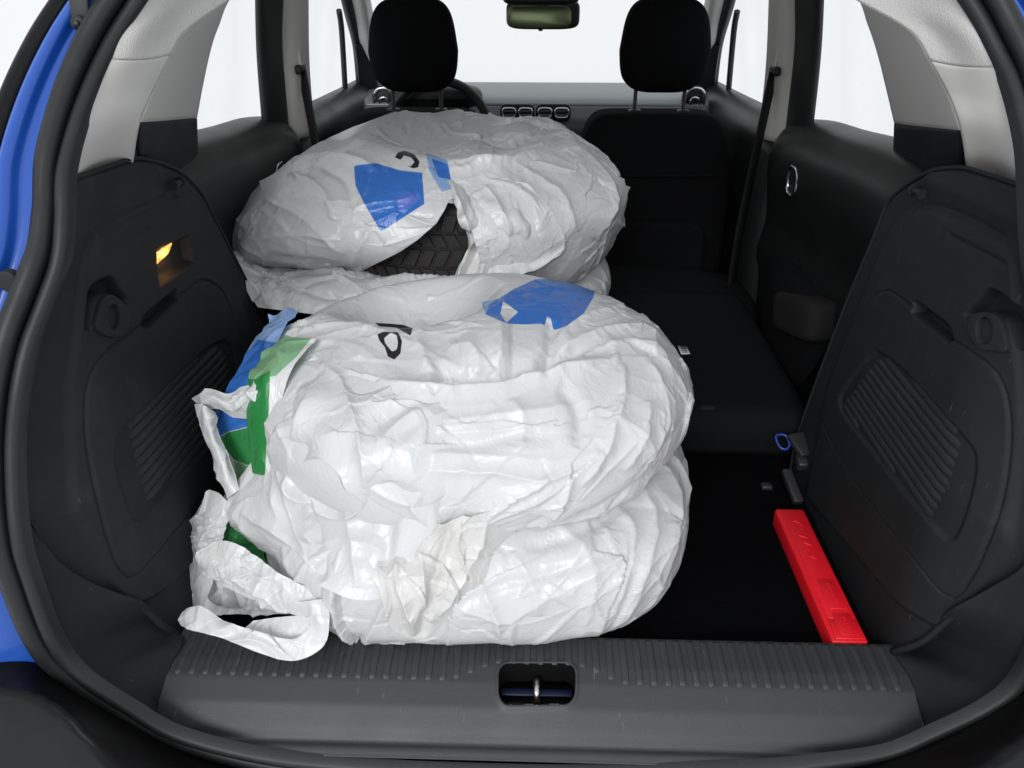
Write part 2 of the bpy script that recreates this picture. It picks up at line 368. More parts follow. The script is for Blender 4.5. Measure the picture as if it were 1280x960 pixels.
def build_side(W, name, outline, seam, slot, grille, plateau, crease, recess, lamp=None, slit=None, step=.0016):
    OUT = W.poly(outline); y0, z0 = OUT.min(0) - .004; y1, z1 = OUT.max(0) + .004
    ny = int((y1 - y0) / step); nz = int((z1 - z0) / step)
    Yg, Zg = np.meshgrid(np.linspace(y0, y1, ny), np.linspace(z0, z1, nz))
    D = sdf(Yg, Zg, OUT)
    # snap vertices just outside/inside on to the outline
    gy, gx = np.gradient(D, (z1 - z0) / (nz - 1), (y1 - y0) / (ny - 1))
    gl = np.hypot(gx, gy) + 1e-9
    band = (D > 0) & (D < step * 1.5)
    Yg = np.where(band, Yg - D * gx / gl, Yg); Zg = np.where(band, Zg - D * gy / gl, Zg)
    H = np.zeros_like(Yg)                       # relief, + towards the cabin
    # raised plateau with a soft edge
    pl = sdf(Yg, Zg, W.poly(plateau)); H += .006 * sstep(.005, -.004, pl)
    for c, wd, am in crease:
        d = seg_dist(Yg, Zg, crs(W.poly(c), 40)); H += am * np.exp(-(d / wd) ** 2)
    # access panel: groove and a hair of inset
    sm = W.poly(crs(seam, 90, True)); ds = sdf(Yg, Zg, sm)
    H += -.0042 * np.exp(-(ds / .0014) ** 2) + .0012 * sstep(.003, -.003, ds)
    # grille field is set in
    gp = W.poly(crs(grille, 60, True)); dg = sdf(Yg, Zg, gp); H += -.005 * sstep(.004, -.004, dg)
    # finger slot and hook recess, lamp recess
    sl = W.poly(slot); d1 = sdf(Yg, Zg, sl); H += -.020 * sstep(.0015, -.0025, d1)
    rc = W.poly(crs(recess, 40, True)); d2 = sdf(Yg, Zg, rc); H += -.022 * sstep(.002, -.004, d2)
    if lamp is not None:
        lp = W.poly(lamp); d3 = sdf(Yg, Zg, lp); H += -.016 * sstep(.002, -.010, d3)
    edge = sstep(0, -.006, D); H -= .004 * (1 - edge)
    X = W.side * (W.X(Yg, Zg) - H)
    V = np.stack([X, Yg, Zg], -1).reshape(-1, 3)
    keep = (D < step * 1.5)
    K = keep[:-1, :-1] & keep[1:, :-1] & keep[:-1, 1:] & keep[1:, 1:]
    idx = np.arange(ny * nz).reshape(nz, ny)
    a = idx[:-1, :-1][K]; b = idx[:-1, 1:][K]; c = idx[1:, 1:][K]; d = idx[1:, :-1][K]
    Fc = np.stack([a, b, c, d], 1) if W.side < 0 else np.stack([a, d, c, b], 1)
    used = np.unique(Fc); mp = np.full(ny * nz, -1); mp[used] = np.arange(len(used))
    o = mesh(name, V[used], mp[Fc], 'trim_black', car); solid(o, .003, -1)
    return o, gp

def slats(W, parent, gp, p0, p1, spacing, name='slat'):
    """ridges parallel to p0-p1 (yz), clipped to the grille outline; each one its own piece"""
    d = (p1 - p0) / np.linalg.norm(p1 - p0); n = np.array([-d[1], d[0]])
    s = (gp - p0) @ n; k = 0; lo, hi = s.min(), s.max()
    m = int((hi - lo) / spacing); sp = (hi - lo) / m
    for i in range(m):
        c = lo + (i + .5) * sp
        t = np.linspace(-.5, .5, 801); Q = p0 + n * c + np.outer(t, d)
        ins = inside(Q[:, 0], Q[:, 1], gp) & (seg_dist(Q[:, 0], Q[:, 1], gp, True) > .0035)
        if ins.sum() * .00125 < .032: continue
        tt = t[ins]; a, b = p0 + n * c + d * tt[0], p0 + n * c + d * tt[-1]
        hw = sp * .46
        ring_ = []
        L = 8
        V = []
        for j in range(L + 1):
            q = a + (b - a) * j / L
            cs = [(-hw, .0048), (-hw * .9, .0028), (-hw * .45, .0016), (hw * .5, .0018), (hw * .92, .0030), (hw, .0052)]
            for (o_, hh) in cs:
                yz = q + n * o_; V.append(W.p3(yz, .0064 - hh - (.0045 if j in (0, L) else 0))[0])
        Fc = [(j * 6 + r, j * 6 + r + 1, (j + 1) * 6 + r + 1, (j + 1) * 6 + r) for j in range(L) for r in range(5)]
        Fc += [(0, 1, 2, 3, 4, 5), tuple(L * 6 + r for r in range(6))]
        mesh(name, V, Fc, 'trim_slat', parent)

left_out = [(88, 224), (128, 211), (168, 198), (188, 200), (208, 206), (226, 215), (243, 230), (256, 247), (270, 275), (292, 318), (314, 362), (330, 395), (352, 450), (370, 520), (385, 600), (392, 680), (262, 808), (233, 799), (204, 785), (170, 758), (110, 736), (58, 704), (27, 664), (17, 610), (17, 545), (23, 484), (35, 432), (54, 380), (71, 327), (79, 270), (84, 224)]
right_out = [(1310, 240), (1280, 233), (1240, 220), (1207, 210), (1185, 210), (1163, 214), (1140, 226), (1121, 240), (1108, 255), (1090, 300), (1060, 372), (1030, 450), (1008, 510), (992, 560), (986, 606), (985, 640), (1096, 818), (1120, 815), (1157, 802), (1194, 772), (1250, 740), (1298, 708), (1326, 664), (1337, 600), (1337, 520), (1327, 452), (1309, 402), (1295, 352), (1289, 300)]
lt, gpl = build_side(WL, 'side_trim', left_out,
    seam=[(256, 351), (247, 350), (236, 357), (219, 370), (196, 388), (172, 406), (150, 421), (127, 440), (112, 460), (104, 482), (101, 505), (102, 545), (108, 585), (118, 630), (130, 675), (140, 702), (150, 716), (160, 722), (171, 715), (190, 692), (216, 660), (245, 626), (275, 588), (300, 550), (308, 505), (300, 450), (288, 400), (275, 365)],
    slot=[(173, 397), (178, 391), (213, 363), (217, 363), (220, 372), (217, 377), (182, 409), (176, 412), (172, 406)],
    grille=[(141, 546), (150, 534), (200, 487), (250, 440), (268, 428), (281, 428), (292, 450), (296, 490), (290, 520), (240, 575), (190, 628), (172, 649), (164, 652), (158, 640), (147, 612), (139, 575)],
    plateau=[(112, 292), (135, 277), (165, 262), (206, 245), (222, 246), (238, 256), (252, 275), (268, 305), (284, 340), (297, 372), (312, 410), (340, 600), (160, 760), (90, 640), (84, 480), (96, 380), (104, 320)],
    crease=[([(118, 290), (160, 270), (200, 252), (216, 247)], .005, -.0030), ([(120, 312), (150, 297), (180, 284)], .004, -.0015), ([(92, 262), (130, 240), (168, 222), (196, 216)], .014, .004)],
    recess=[(102, 411), (103, 385), (106, 362), (117, 352), (133, 346), (141, 352), (150, 366), (156, 376), (148, 382), (140, 372), (128, 366), (116, 371), (110, 385), (108, 408)],
    lamp=[(191, 313), (212, 302), (232, 293), (237, 309), (240, 329), (218, 344), (195, 360), (192, 338)])
rt, gpr = build_side(WR, 'side_trim', right_out,
    seam=[(1090, 380), (1098, 370), (1108, 363), (1122, 367), (1144, 383), (1170, 403), (1196, 424), (1227, 445), (1249, 463), (1262, 487), (1268, 520), (1268, 560), (1261, 612), (1248, 657), (1234, 692), (1221, 718), (1210, 736), (1199, 746), (1189, 745), (1173, 731), (1120, 664), (1070, 598), (1040, 546), (1029, 516), (1032, 480), (1050, 440), (1074, 402)],
    slot=[(1147, 377), (1155, 379), (1190, 405), (1196, 415), (1196, 426), (1191, 428), (1152, 399), (1145, 391)],
    grille=[(1053, 501), (1060, 485), (1076, 462), (1094, 442), (1106, 441), (1140, 468), (1185, 518), (1219, 556), (1226, 576), (1223, 606), (1211, 648), (1200, 672), (1190, 674), (1174, 660), (1130, 608), (1090, 558), (1062, 522)],
    plateau=[(1252, 300), (1228, 284), (1200, 270), (1172, 260), (1150, 260), (1132, 268), (1118, 284), (1102, 318), (1085, 360), (1040, 480), (1010, 620), (1190, 790), (1265, 680), (1282, 520), (1275, 400), (1268, 330)],
    crease=[([(1150, 259), (1180, 263), (1210, 275), (1250, 296)], .006, -.0040), ([(1192, 295), (1225, 312), (1262, 331)], .004, -.0030), ([(1165, 224), (1200, 238), (1250, 262), (1290, 280)], .016, .005)],
    recess=[(1211, 394), (1222, 380), (1240, 362), (1256, 366), (1272, 380), (1281, 398), (1284, 430), (1276, 436), (1268, 415), (1260, 398), (1246, 392), (1230, 392), (1218, 399)])
slats(WL, lt, gpl, WL.hit(139, 563), WL.hit(245, 461), .0125)
slats(WR, rt, gpr, WR.hit(1105, 445), WR.hit(1222, 573), .0125)

# rolled edge along the top and front of each side trim, and round the lower corner
for W, par, ol, rng in ((WL, lt, left_out, (0, 16)), (WR, rt, right_out, (1, 16))):
    yz = W.poly(crs(ol[rng[0]:rng[1]], 120)); P_ = W.p3(yz, -.001)
    sweep('trim_edge', P_, circ(.0030, 8), 'trim_black', par, np.array([1., .1, .1]))
for W, par, pts_ in ((WL, lt, [(233, 799), (204, 785), (170, 758), (110, 736), (58, 704), (27, 664)]), (WR, rt, [(1120, 815), (1157, 802), (1194, 772), (1250, 740), (1298, 708), (1326, 664)])):
    sweep('trim_edge', W.p3(W.poly(crs(pts_, 80)), .004), circ(.0050, 8), 'trim_black', par, np.array([1., .1, .1]))

# bag hooks: a rounded plate with an oval eye standing in each recess
def hook(W, parent, outer, c, rx, ry):
    yo = W.poly(crs(outer, 40, True)); ctr = np.array(c)
    ho = W.poly([(c[0] + rx * math.cos(a), c[1] + ry * math.sin(a)) for a in np.linspace(0, 2 * math.pi, 24, endpoint=False)])
    plate('bag_hook', W.p3(yo, .0115), (-W.side, -.1, 0), .020, 'trim_black', parent, .0025, hole=W.p3(ho, .0115), seg=3)
    plate('hook_pocket', W.p3(ho, -.006), (-W.side, -.1, 0), .004, 'dark_void', parent, 0)
hook(WL, lt, [(110, 410), (112, 388), (118, 373), (128, 368), (139, 374), (148, 384), (152, 398), (150, 412), (142, 420), (126, 420)], (131.5, 396), 8.5, 16)
hook(WR, rt, [(1222, 418), (1221, 402), (1226, 394), (1240, 390), (1254, 393), (1262, 402), (1268, 420), (1268, 440), (1252, 438), (1236, 436)], (1242, 413), 10.5, 17)

# luggage cover pegs
for W, p, par in ((WL, (217, 229), lt), (WR, (1152, 240), rt)):
    a = W.p3(W.hit(*p))[0]; ax = np.array([0, 1.0, -.1]); 
    peg = sweep('cover_peg', [a + np.array([-W.side * .006, t, -.06 * t]) for t in (-.016, -.012, -.0119, .0119, .012, .016)], circ(.0075, 14), 'dash_dark', par)
    me = peg.data
    for v in me.vertices:
        i = v.index // 14
        if i in (2, 3):
            ctr = Vector(a + np.array([-W.side * .006, (-.0119, .0119)[i - 2], 0])); v.co = ctr + (v.co - ctr) * .62
    auto_smooth(peg, 40)

# boot lamp: lens at an angle at the near end of its recess
lq = [(191, 322), (193, 315), (212, 304), (217, 303), (219, 310), (216, 318), (196, 334), (192, 336)]
offs = [.001, .001, -.004, -.008, -.013, -.013, -.012, -.008]
lens = [WL.p3(WL.hit(*p), o_ + .006)[0] for p, o_ in zip(lq, offs)]
lamp_o = plate('boot_lamp', lens, (1, .45, -.2), .004, 'lamp_lens', lt, .001)
lamp_o['label'] = 'lit amber boot lamp set in the left side trim'
ld = bpy.data.lights.new('boot_lamp_light', 'POINT'); ld.energy = .035; ld.color = (1, .50, .16); ld.shadow_soft_size = .006
lo = bpy.data.objects.new('boot_lamp_light', ld); COL.objects.link(lo); q = np.mean(lens, 0); lo.location = q + np.array([.006, .010, -.006]); lo.parent = car; lo.matrix_parent_inverse = Matrix.Translation(-Vector(car.location))

# ---- lower corners of the opening: trim that runs from the seal into the sill
def corner(seal_px, edge, W):
    A = crs([on_strip(*p) for p in seal_px], 14)
    A = [p + np.array([-W.side * .010, .004, .004]) for p in A]
    B = []
    for px, py, z in edge:
        B.append(W.p3(W.hit(px, py), .012)[0] if z is None else aZ(px, py, z))
    B = crs(B, 14)
    rows = [A]
    for t in (.25, .5, .75):
        sag = math.sin(math.pi * t) * .5
        rows.append([a * (1 - t) + b * t + np.array([W.side * .004, .006, -.004]) * sag for a, b in zip(A, B)])
    return loft('corner_trim', rows + [B], 70, 40, 'trim_black', car, .003, 0)
corner([(8, 640), (14, 680), (26, 718), (54, 795), (89, 841), (125, 868), (152, 884), (185, 903)], [(30, 655, None), (60, 700, None), (112, 732, None), (172, 754, None), (205, 781, .763), (229, 794, .757), (226, 808, .757), (209, 842, .748), (193, 893, .722)], WL)
corner([(1348, 640), (1343, 680), (1333, 735), (1312, 800), (1282, 855), (1238, 888), (1200, 907), (1170, 920)], [(1322, 655, None), (1296, 704, None), (1248, 736, None), (1192, 768, None), (1155, 799, .763), (1120, 812, .757), (1128, 828, .756), (1145, 868, .747), (1158, 914, .722)], WR)

# ---- loading sill with ribs and latch pocket
def sill_z(X, Y):
    # plan: ribbed flat, shoulder, soft face, crease, lip down to the seal
    z = np.interp(Y, [.585, .612, .630, .640, .650, .672, .700, .722, .775], [.668, .690, .703, .7055, .7135, .7330, .7490, .7540, .7560])
    return z
ys_ = np.linspace(.621, .772, 155)
kern = np.exp(-np.linspace(-2, 2, 15) ** 2); kern /= kern.sum()
zs_ = np.convolve(np.pad(sill_z(0, ys_), 7, mode='edge'), kern, 'valid')
def sz(Y): return np.interp(Y, ys_, zs_)
nx = 760
Xg, Yg = np.meshgrid(np.linspace(-.492, .512, nx), ys_)
Zg = sz(Yg)
# shallow dished panel in the face, as wide as the latch
fac = sstep(.47, .43, np.abs(Xg - .01)) 
Zg = Zg - .004 * fac * np.exp(-((Yg - .640) / .007) ** 2)
cx = .0
pk = np.array([aZ(px, py, .738) for px, py in rrect(671, 860, 95, 40, 13, 6)])
dp = sdf(Xg, Yg, pk[:, :2]); Zg += .0022 * np.exp(-((dp - .002) / .003) ** 2)
gy_, gx_ = np.gradient(dp, ys_[1] - ys_[0], Xg[0, 1] - Xg[0, 0]); gl_ = np.hypot(gx_, gy_) + 1e-9
bd = (dp < 0) & (dp > -.0016)
Xg = np.where(bd, Xg - dp * gx_ / gl_, Xg); Yg2 = np.where(bd, Yg - dp * gy_ / gl_, Yg)
keep = dp > -.0016
# the inner edge turns down to the floor
V = np.stack([Xg, Yg2, Zg], -1)
last = [V[-1] + np.array([0, dy, dz]) for dy, dz in ((.003, -.001), (.005, -.004), (.006, -.045))]
V = np.concatenate([V, np.stack(last)], 0); keep = np.vstack([keep, np.ones((3, nx), bool)])
ny_ = V.shape[0]; idx = np.arange(ny_ * nx).reshape(ny_, nx)
K = keep[:-1, :-1] & keep[1:, :-1] & keep[:-1, 1:] & keep[1:, 1:]
Fc = np.stack([idx[:-1, :-1][K], idx[:-1, 1:][K], idx[1:, 1:][K], idx[1:, :-1][K]], 1)
used = np.unique(Fc); mp = np.full(ny_ * nx, -1); mp[used] = np.arange(len(used))
sill = mesh('sill_trim', V.reshape(-1, 3)[used], mp[Fc], 'sill_plastic', car); solid(sill, .002, -1)
# ribs
def rib_mesh(x0, ya, yb):
    V = []; n = 22; hw = .0052
    for j in range(n + 1):
        y = ya + (yb - ya) * j / n
        e = min(1, (y - ya) / .004); h = .0021 * (e ** .5) 
        ww = hw * (.6 + .4 * e)
        for o_, hh in ((-ww, -.0005), (-ww * .86, h * .8), (-ww * .6, h), (ww * .6, h), (ww * .86, h * .8), (ww, -.0005)):
            V.append((x0 + o_, y, float(sz(y)) + hh))
    Fc = [(j * 6 + r, j * 6 + r + 1, (j + 1) * 6 + r + 1, (j + 1) * 6 + r) for j in range(n) for r in range(5)]
    Fc += [(5, 4, 3, 2, 1, 0), tuple(n * 6 + r for r in range(6))]
    return V, Fc
for k in range(52):
    x = -.474 + k * .01892
    d = abs(x - (pk[:, 0].mean()))
    ya = .7005 + .026 * float(sstep(.125, .045, d))
    if abs(x) > 2: continue
    V_, F_ = rib_mesh(x, ya, .770); mesh('rib', V_, F_, 'rib_plastic', sill)
# latch pocket: sunken liner and striker
liner = []
for dz in (.0, -.035): liner.append([np.array([p[0], p[1], float(sz(p[1])) + dz]) for p in pk])
L = len(pk); V_ = np.vstack(liner); F_ = [(i, (i + 1) % L, L + (i + 1) % L, L + i) for i in range(L)]
mesh('latch_pocket', V_, F_, 'dark_void', sill)
plate('pocket_floor', [(p[0], p[1], float(sz(.7)) - .036) for p in pk], (0, 0, 1), .002, 'dark_void', sill, 0)
c0 = pk.mean(0)
rbox('blue_crossmember', (c0[0], c0[1] + .008, c0[2] - .020), (.098, .012, .004), 'dark_blue', sill, .002)
tube('latch_striker', [(c0[0], c0[1] + .016, c0[2] - .03), (c0[0], c0[1] + .015, c0[2] - .006), (c0[0], c0[1] + .006, c0[2] - .002), (c0[0], c0[1] - .006, c0[2] - .004), (c0[0], c0[1] - .012, c0[2] - .03)], .0045, 'steel', sill, 12, 30, upv=np.array([1., 0, 0]))
for sx in (-1, 1):
    o = rbox('striker_block', (c0[0] + sx * .026, c0[1] - .008, c0[2] - .030), (.034, .012, .010), 'dash_dark', sill, .003)

# ---- floor, folded seat and everything low on the far side
loft('boot_floor', [[(-.56, .765, FLOOR), (0, .765, FLOOR), (.56, .765, FLOOR)], [(-.56, 1.34, FLOOR), (0, 1.34, FLOOR), (.56, 1.34, FLOOR)]], 30, 30, 'carpet', car, .01, cv=False)
plate('carpet_panel', [(x, y, FLOOR + .006) for x, y in rrect(-.03, 1.05, .955, .53, .03)], (0, 0, 1), .008, 'carpet', car, .003)
# ================================================================= cabin in front of the boot
# D pillar trims
def pillar(side_rows_low, side_rows_up, reveal_rows, reveal_low, par=car):
    loft('pillar_trim', side_rows_low, 24, 40, 'pillar_grey', par, .004, 0)
    loft('pillar_cloth', side_rows_up, 24, 40, 'headliner', par, .004, 0)
    loft('window_reveal', reveal_rows, 30, 40, 'pillar_grey', par, .004, 0)
    loft('reveal_panel', reveal_low, 24, 24, 'trim_black', par, .004, 0)
def S_(px, py, dx=0): p = on_strip(px, py); return p
def R_(*t): return [aY(*p) if len(p) == 3 else on_strip(*p) for p in t]
pillar([R_((80, 236), (104, 230, 1.0), (134, 222, 1.06), (164, 214, 1.08)),
        R_((96, 160), (128, 157, .955), (155, 154, 1.00), (174, 151, 1.03)),
        R_((112, 110), (146, 110, .985), (176, 110, 1.03), (191, 110, 1.06)),
        R_((126, 73), (158, 75, 1.0), (190, 73, 1.045), (212, 68, 1.08))],
       [R_((126, 72.4), (158, 74.4, 1.0), (190, 72.4, 1.045), (212, 67.4, 1.08)),
        R_((142, 44), (176, 40, 1.025), (208, 38, 1.08), (231, 38, 1.11)),
        R_((164, 4), (200, 4, 1.06), (240, 3, 1.12), (283, 1, 1.17)),
        R_((185, -40), (225, -45, 1.09), (280, -42, 1.16), (345, -35, 1.24))],
       [R_((173, 152, 1.032), (205, 150, 1.20), (230, 148, 1.33), (245, 147, 1.42)),
        R_((190, 110, 1.062), (220, 108, 1.20), (238, 108, 1.33), (252, 108, 1.42)),
        R_((211, 68, 1.082), (234, 66, 1.22), (250, 64, 1.33), (262, 62, 1.42)),
        R_((230, 38, 1.112), (248, 36, 1.24), (262, 34, 1.33), (272, 32, 1.42)),
        R_((283, 0, 1.172), (288, -3, 1.27), (290, -6, 1.34), (291, -8, 1.42)),
        R_((345, -36, 1.242), (345, -40, 1.30), (345, -44, 1.36), (345, -48, 1.42))],
       [R_((172, 206, 1.12), (198, 240, 1.24), (224, 275, 1.36), (250, 320, 1.44)),
        R_((172, 152.8, 1.03), (205, 150.8, 1.20), (230, 148.8, 1.33), (245, 147.8, 1.42))])
pillar([R_((1294, 248), (1270, 242, 1.0), (1240, 235, 1.06), (1211, 228, 1.08)),
        R_((1286, 162), (1255, 165, .955), (1225, 164, 1.00), (1202, 161, 1.03)),
        R_((1272, 112), (1240, 116, .985), (1208, 116, 1.03), (1186, 116, 1.06)),
        R_((1258, 83), (1230, 84, 1.0), (1196, 82, 1.045), (1164, 76, 1.08))],
       [R_((1258, 82.4), (1230, 83.4, 1.0), (1196, 81.4, 1.045), (1164, 75.4, 1.08)),
        R_((1242, 44), (1208, 42, 1.025), (1170, 38, 1.08), (1138, 38, 1.11)),
        R_((1222, 2), (1186, 0, 1.06), (1130, -2, 1.12), (1074, 1, 1.17)),
        R_((1196, -42), (1150, -45, 1.09), (1090, -42, 1.16), (1010, -35, 1.24))],
       [R_((1203, 162, 1.032), (1170, 159, 1.20), (1138, 156, 1.33), (1119, 153, 1.42)),
        R_((1187, 116, 1.062), (1155, 114, 1.20), (1126, 112, 1.33), (1109, 110, 1.42)),
        R_((1164, 75, 1.082), (1136, 72, 1.22), (1112, 69, 1.33), (1098, 66, 1.42)),
        R_((1138, 37, 1.112), (1116, 35, 1.24), (1098, 33, 1.33), (1086, 30, 1.42)),
        R_((1074, 0, 1.172), (1072, -3, 1.27), (1070, -6, 1.34), (1069, -8, 1.42)),
        R_((1010, -36, 1.242), (1010, -40, 1.30), (1010, -44, 1.36), (1010, -48, 1.42))],
       [R_((1205, 218, 1.12), (1176, 250, 1.24), (1149, 285, 1.36), (1114, 330, 1.44)),
        R_((1203, 162.8, 1.03), (1170, 159.8, 1.20), (1138, 156.8, 1.33), (1119, 153.8, 1.42))])

# doors, B pillars, glass, belts: world measures, both sides
def mirror_x(rows, s): return [[(s * p[0], p[1], p[2]) for p in r] for r in rows]
def belt_z(y): return float(np.interp(y, [1.40, 1.50, 1.9, 2.1, 2.6, 3.2], [1.292, 1.277, 1.243, 1.205, 1.18, 1.155]))
for s in (-1, 1):
    wall_in = []
    # rear door: ledge, shoulder, hollow with arm rest, lower panel
    ysr = (1.24, 1.45, 1.66, 1.84, 2.00)
    rd = loft('rear_door_panel', mirror_x([[(.685, y, belt_z(y) + .006) for y in ysr], [(.655, y, belt_z(y)) for y in ysr], [(.628, y, belt_z(y) - .016) for y in ysr],
        [(.608, y, belt_z(y) - .055) for y in ysr], [(.606, y, belt_z(y) - .11) for y in ysr], [(.614, y, belt_z(y) - .165) for y in ysr], [(.622, y, belt_z(y) - .24) for y in ysr],
        [(.612, y, belt_z(y) - .33) for y in ysr], [(.63, y, belt_z(y) - .42) for y in ysr], [(.65, y, .42) for y in ysr]], s), 40, 90, 'door_panel', car, .02, 0)
    # quilted pads pressed in the shoulder
    for r in range(2):
        for k in range(5):
            y = 1.50 + k * .052; z = belt_z(y) - .105 - r * .034
            sbox('quilt_pad', (s * (.608 + .003 * r), y, z), (.008, .021, .012), 4, 'door_panel', rd, n=6)
    # handle ring
    hy, hz = 1.80, 1.137
    hp = crs([(s * .598, hy + dx_, hz + dz_) for dx_, dz_ in rrect(0, 0, .062, .062, .02, 3)], 40, True)
    tube('door_handle', hp, .0048, 'chrome', rd, 10, 60, True, upv=np.array([1., 0, 0]))
    rbox('handle_bowl', (s * .612, hy, hz), (.02, .046, .048), 'dash_dark', rd, .008)
    # rear door glass and frame
    zt = 1.56
    wf = loft('window_frame', mirror_x([[(.655, 1.905, belt_z(1.9) - .02), (.640, 1.90, 1.40), (.605, 1.865, zt)], [(.650, 1.925, belt_z(1.9) - .02), (.632, 1.92, 1.40), (.600, 1.885, zt)], [(.640, 2.03, belt_z(2.03) - .03), (.622, 2.015, 1.40), (.585, 1.985, zt)]], s), 24, 12, 'dash_dark', car, .012, 0)
    plate('side_window', [(s * .668, 1.36, belt_z(1.42) - .02), (s * .662, 1.93, belt_z(1.93) - .02), (s * .615, 1.89, zt), (s * .615, 1.36, zt)], (-s, 0, .1), .004, 'window_glass', car, 0)
    # B pillar, light trim in two faces + dark foot
    bp = loft('b_pillar_trim', mirror_x([[(.645, 2.035, 1.175), (.628, 2.02, 1.35), (.590, 1.99, 1.56)], [(.618, 2.045, 1.175), (.602, 2.03, 1.35), (.566, 2.0, 1.56)], [(.600, 2.085, 1.175), (.586, 2.07, 1.35), (.552, 2.04, 1.56)], [(.606, 2.16, 1.175), (.594, 2.145, 1.35), (.560, 2.11, 1.56)]], s), 24, 20, 'pillar_grey', car, .006, 0)
    loft('b_pillar_foot', mirror_x([[(.648, 2.032, 1.174), (.648, 2.03, .9), (.66, 2.03, .5)], [(.612, 2.05, 1.174), (.60, 2.05, .9), (.62, 2.05, .5)], [(.602, 2.165, 1.174), (.59, 2.165, .9), (.62, 2.165, .5)]], s), 20, 12, 'dash_dark', car, .006, 0)
    # belt, guide and slide
    bl = crs([(s * .585, 2.045, 1.34), (s * .575, 2.03, 1.25), (s * .562, 2.02, 1.10), (s * .553, 2.02, .92), (s * .56, 2.05, .74)], 30)
    sweep('seat_belt', bl, [(-.022, -.0007), (.022, -.0007), (.022, .0007), (-.022, .0007)], 'belt_web', car, np.array([s * 1., -.9, .1]))
    rbox('belt_guide', (s * .588, 2.045, 1.345), (.016, .055, .022), 'dash_dark', bp, .006)
    rbox('belt_slide', (s * .586, 2.05, 1.395), (.008, .028, .10), 'pillar_grey', bp, .004)
    # front door
    fd = loft('front_door_panel', mirror_x([[(.70, y, belt_z(y)) for y in (2.12, 2.5, 2.9, 3.25)], [(.655, y, belt_z(y) - .012) for y in (2.12, 2.5, 2.9, 3.25)], [(.632, y, belt_z(y) - .06) for y in (2.12, 2.5, 2.9, 3.25)], [(.64, y, belt_z(y) - .16) for y in (2.12, 2.5, 2.9, 3.25)], [(.66, y, .5) for y in (2.12, 2.5, 2.9, 3.25)]], s), 30, 30, 'door_panel', car, .02, 0)
    plate('front_window', [(s * .69, 2.12, belt_z(2.12) - .02), (s * .685, 3.20, belt_z(3.2) - .02), (s * .61, 2.75, 1.56), (s * .61, 2.12, 1.56)], (-s, 0, .1), .004, 'window_glass', car, 0)
    # quarter light divider, A pillar
    tube('window_divider', [(s * .690, 2.93, belt_z(2.9) - .02), (s * .667, 2.87, 1.36), (s * .66, 2.83, 1.43)], .010, 'dash_dark', fd, 8, 16)
    tube('window_seal', [(s * .672, 2.99 + .14, belt_z(3.1) - .02), (s * .655, 3.05, 1.30), (s * .64, 2.90, 1.42), (s * .62, 2.74, 1.52), (s * .60, 2.6, 1.56)], .020, 'dash_dark', fd, 10, 30)
    loft('a_pillar_trim', mirror_x([[(.655, 3.22, 1.12), (.645, 3.06, 1.28), (.63, 2.9, 1.42), (.60, 2.66, 1.58)], [(.615, 3.20, 1.12), (.60, 3.04, 1.28), (.585, 2.88, 1.42), (.55, 2.64, 1.58)], [(.60, 3.28, 1.12), (.588, 3.12, 1.28), (.572, 2.95, 1.42), (.54, 2.70, 1.58)]], s), 24, 12, 'pillar_grey', car, .006, 0)
    loft('a_pillar_foot', mirror_x([[(.68, 3.12, 1.10), (.665, 3.06, 1.22), (.655, 3.0, 1.31)], [(.61, 3.15, 1.10), (.612, 3.10, 1.22), (.618, 3.05, 1.31)]], s), 12, 8, 'dash_dark', car, .01, 0)
    # outer body side
    loft('body_side', mirror_x([[(.70, y, belt_z(y) - .03) for y in (1.0, 1.5, 2.2, 3.3)], [(.79, y, 1.05) for y in (1.0, 1.5, 2.2, 3.3)], [(.83, y, .75) for y in (1.0, 1.5, 2.2, 3.3)], [(.80, y, .30) for y in (1.0, 1.5, 2.2, 3.3)]], s), 30, 30, 'blue_paint', car, .01, 0)
    loft('quarter_panel', mirror_x([[(.56, 1.16, 1.66), (.60, 1.45, 1.66), (.585, 2.0, 1.66)], [(.59, 1.07, 1.50), (.63, 1.32, 1.52), (.625, 1.40, 1.56)], [(.63, .99, 1.34), (.68, 1.25, 1.40), (.69, 1.42, 1.42)], [(.70, .88, 1.15), (.74, 1.2, 1.22), (.73, 1.42, 1.26)], [(.76, .84, .95), (.79, 1.2, 1.0), (.79, 1.42, 1.02)]], s), 30, 30, 'blue_paint', car, .006, 0)
    loft('sill_rail', mirror_x([[(.615, 1.86, 1.545), (.615, 2.2, 1.55), (.605, 2.66, 1.54)], [(.53, 1.80, 1.63), (.53, 2.2, 1.63), (.52, 2.62, 1.60)]], s), 20, 8, 'headliner', car, .006, 0)
    loft('cant_rail', mirror_x([[(.60, 1.25, 1.52), (.615, 1.55, 1.555), (.615, 1.88, 1.548)], [(.50, 1.2, 1.62), (.53, 1.55, 1.635), (.53, 1.86, 1.635)]], s), 20, 8, 'headliner', car, .006, 0)
    loft('rear_wheel_housing', mirror_x([[(.52, 1.20, .70), (.56, 1.45, .70), (.64, 1.7, .70)], [(.545, 1.20, .90), (.60, 1.45, .86), (.66, 1.7, .80)], [(.60, 1.24, 1.05), (.66, 1.45, 1.02), (.68, 1.7, .95)]], s), 20, 20, 'carpet', car, .006, 0)
loft('headliner', [[(-.53, y, z) for y, z in ((1.18, 1.615), (1.6, 1.635), (2.2, 1.635), (2.64, 1.60))], [(0, y, z) for y, z in ((1.16, 1.63), (1.6, 1.655), (2.2, 1.655), (2.66, 1.615))], [(.53, y, z) for y, z in ((1.18, 1.615), (1.6, 1.635), (2.2, 1.635), (2.64, 1.60))]], 30, 30, 'headliner', car, .01, 0)
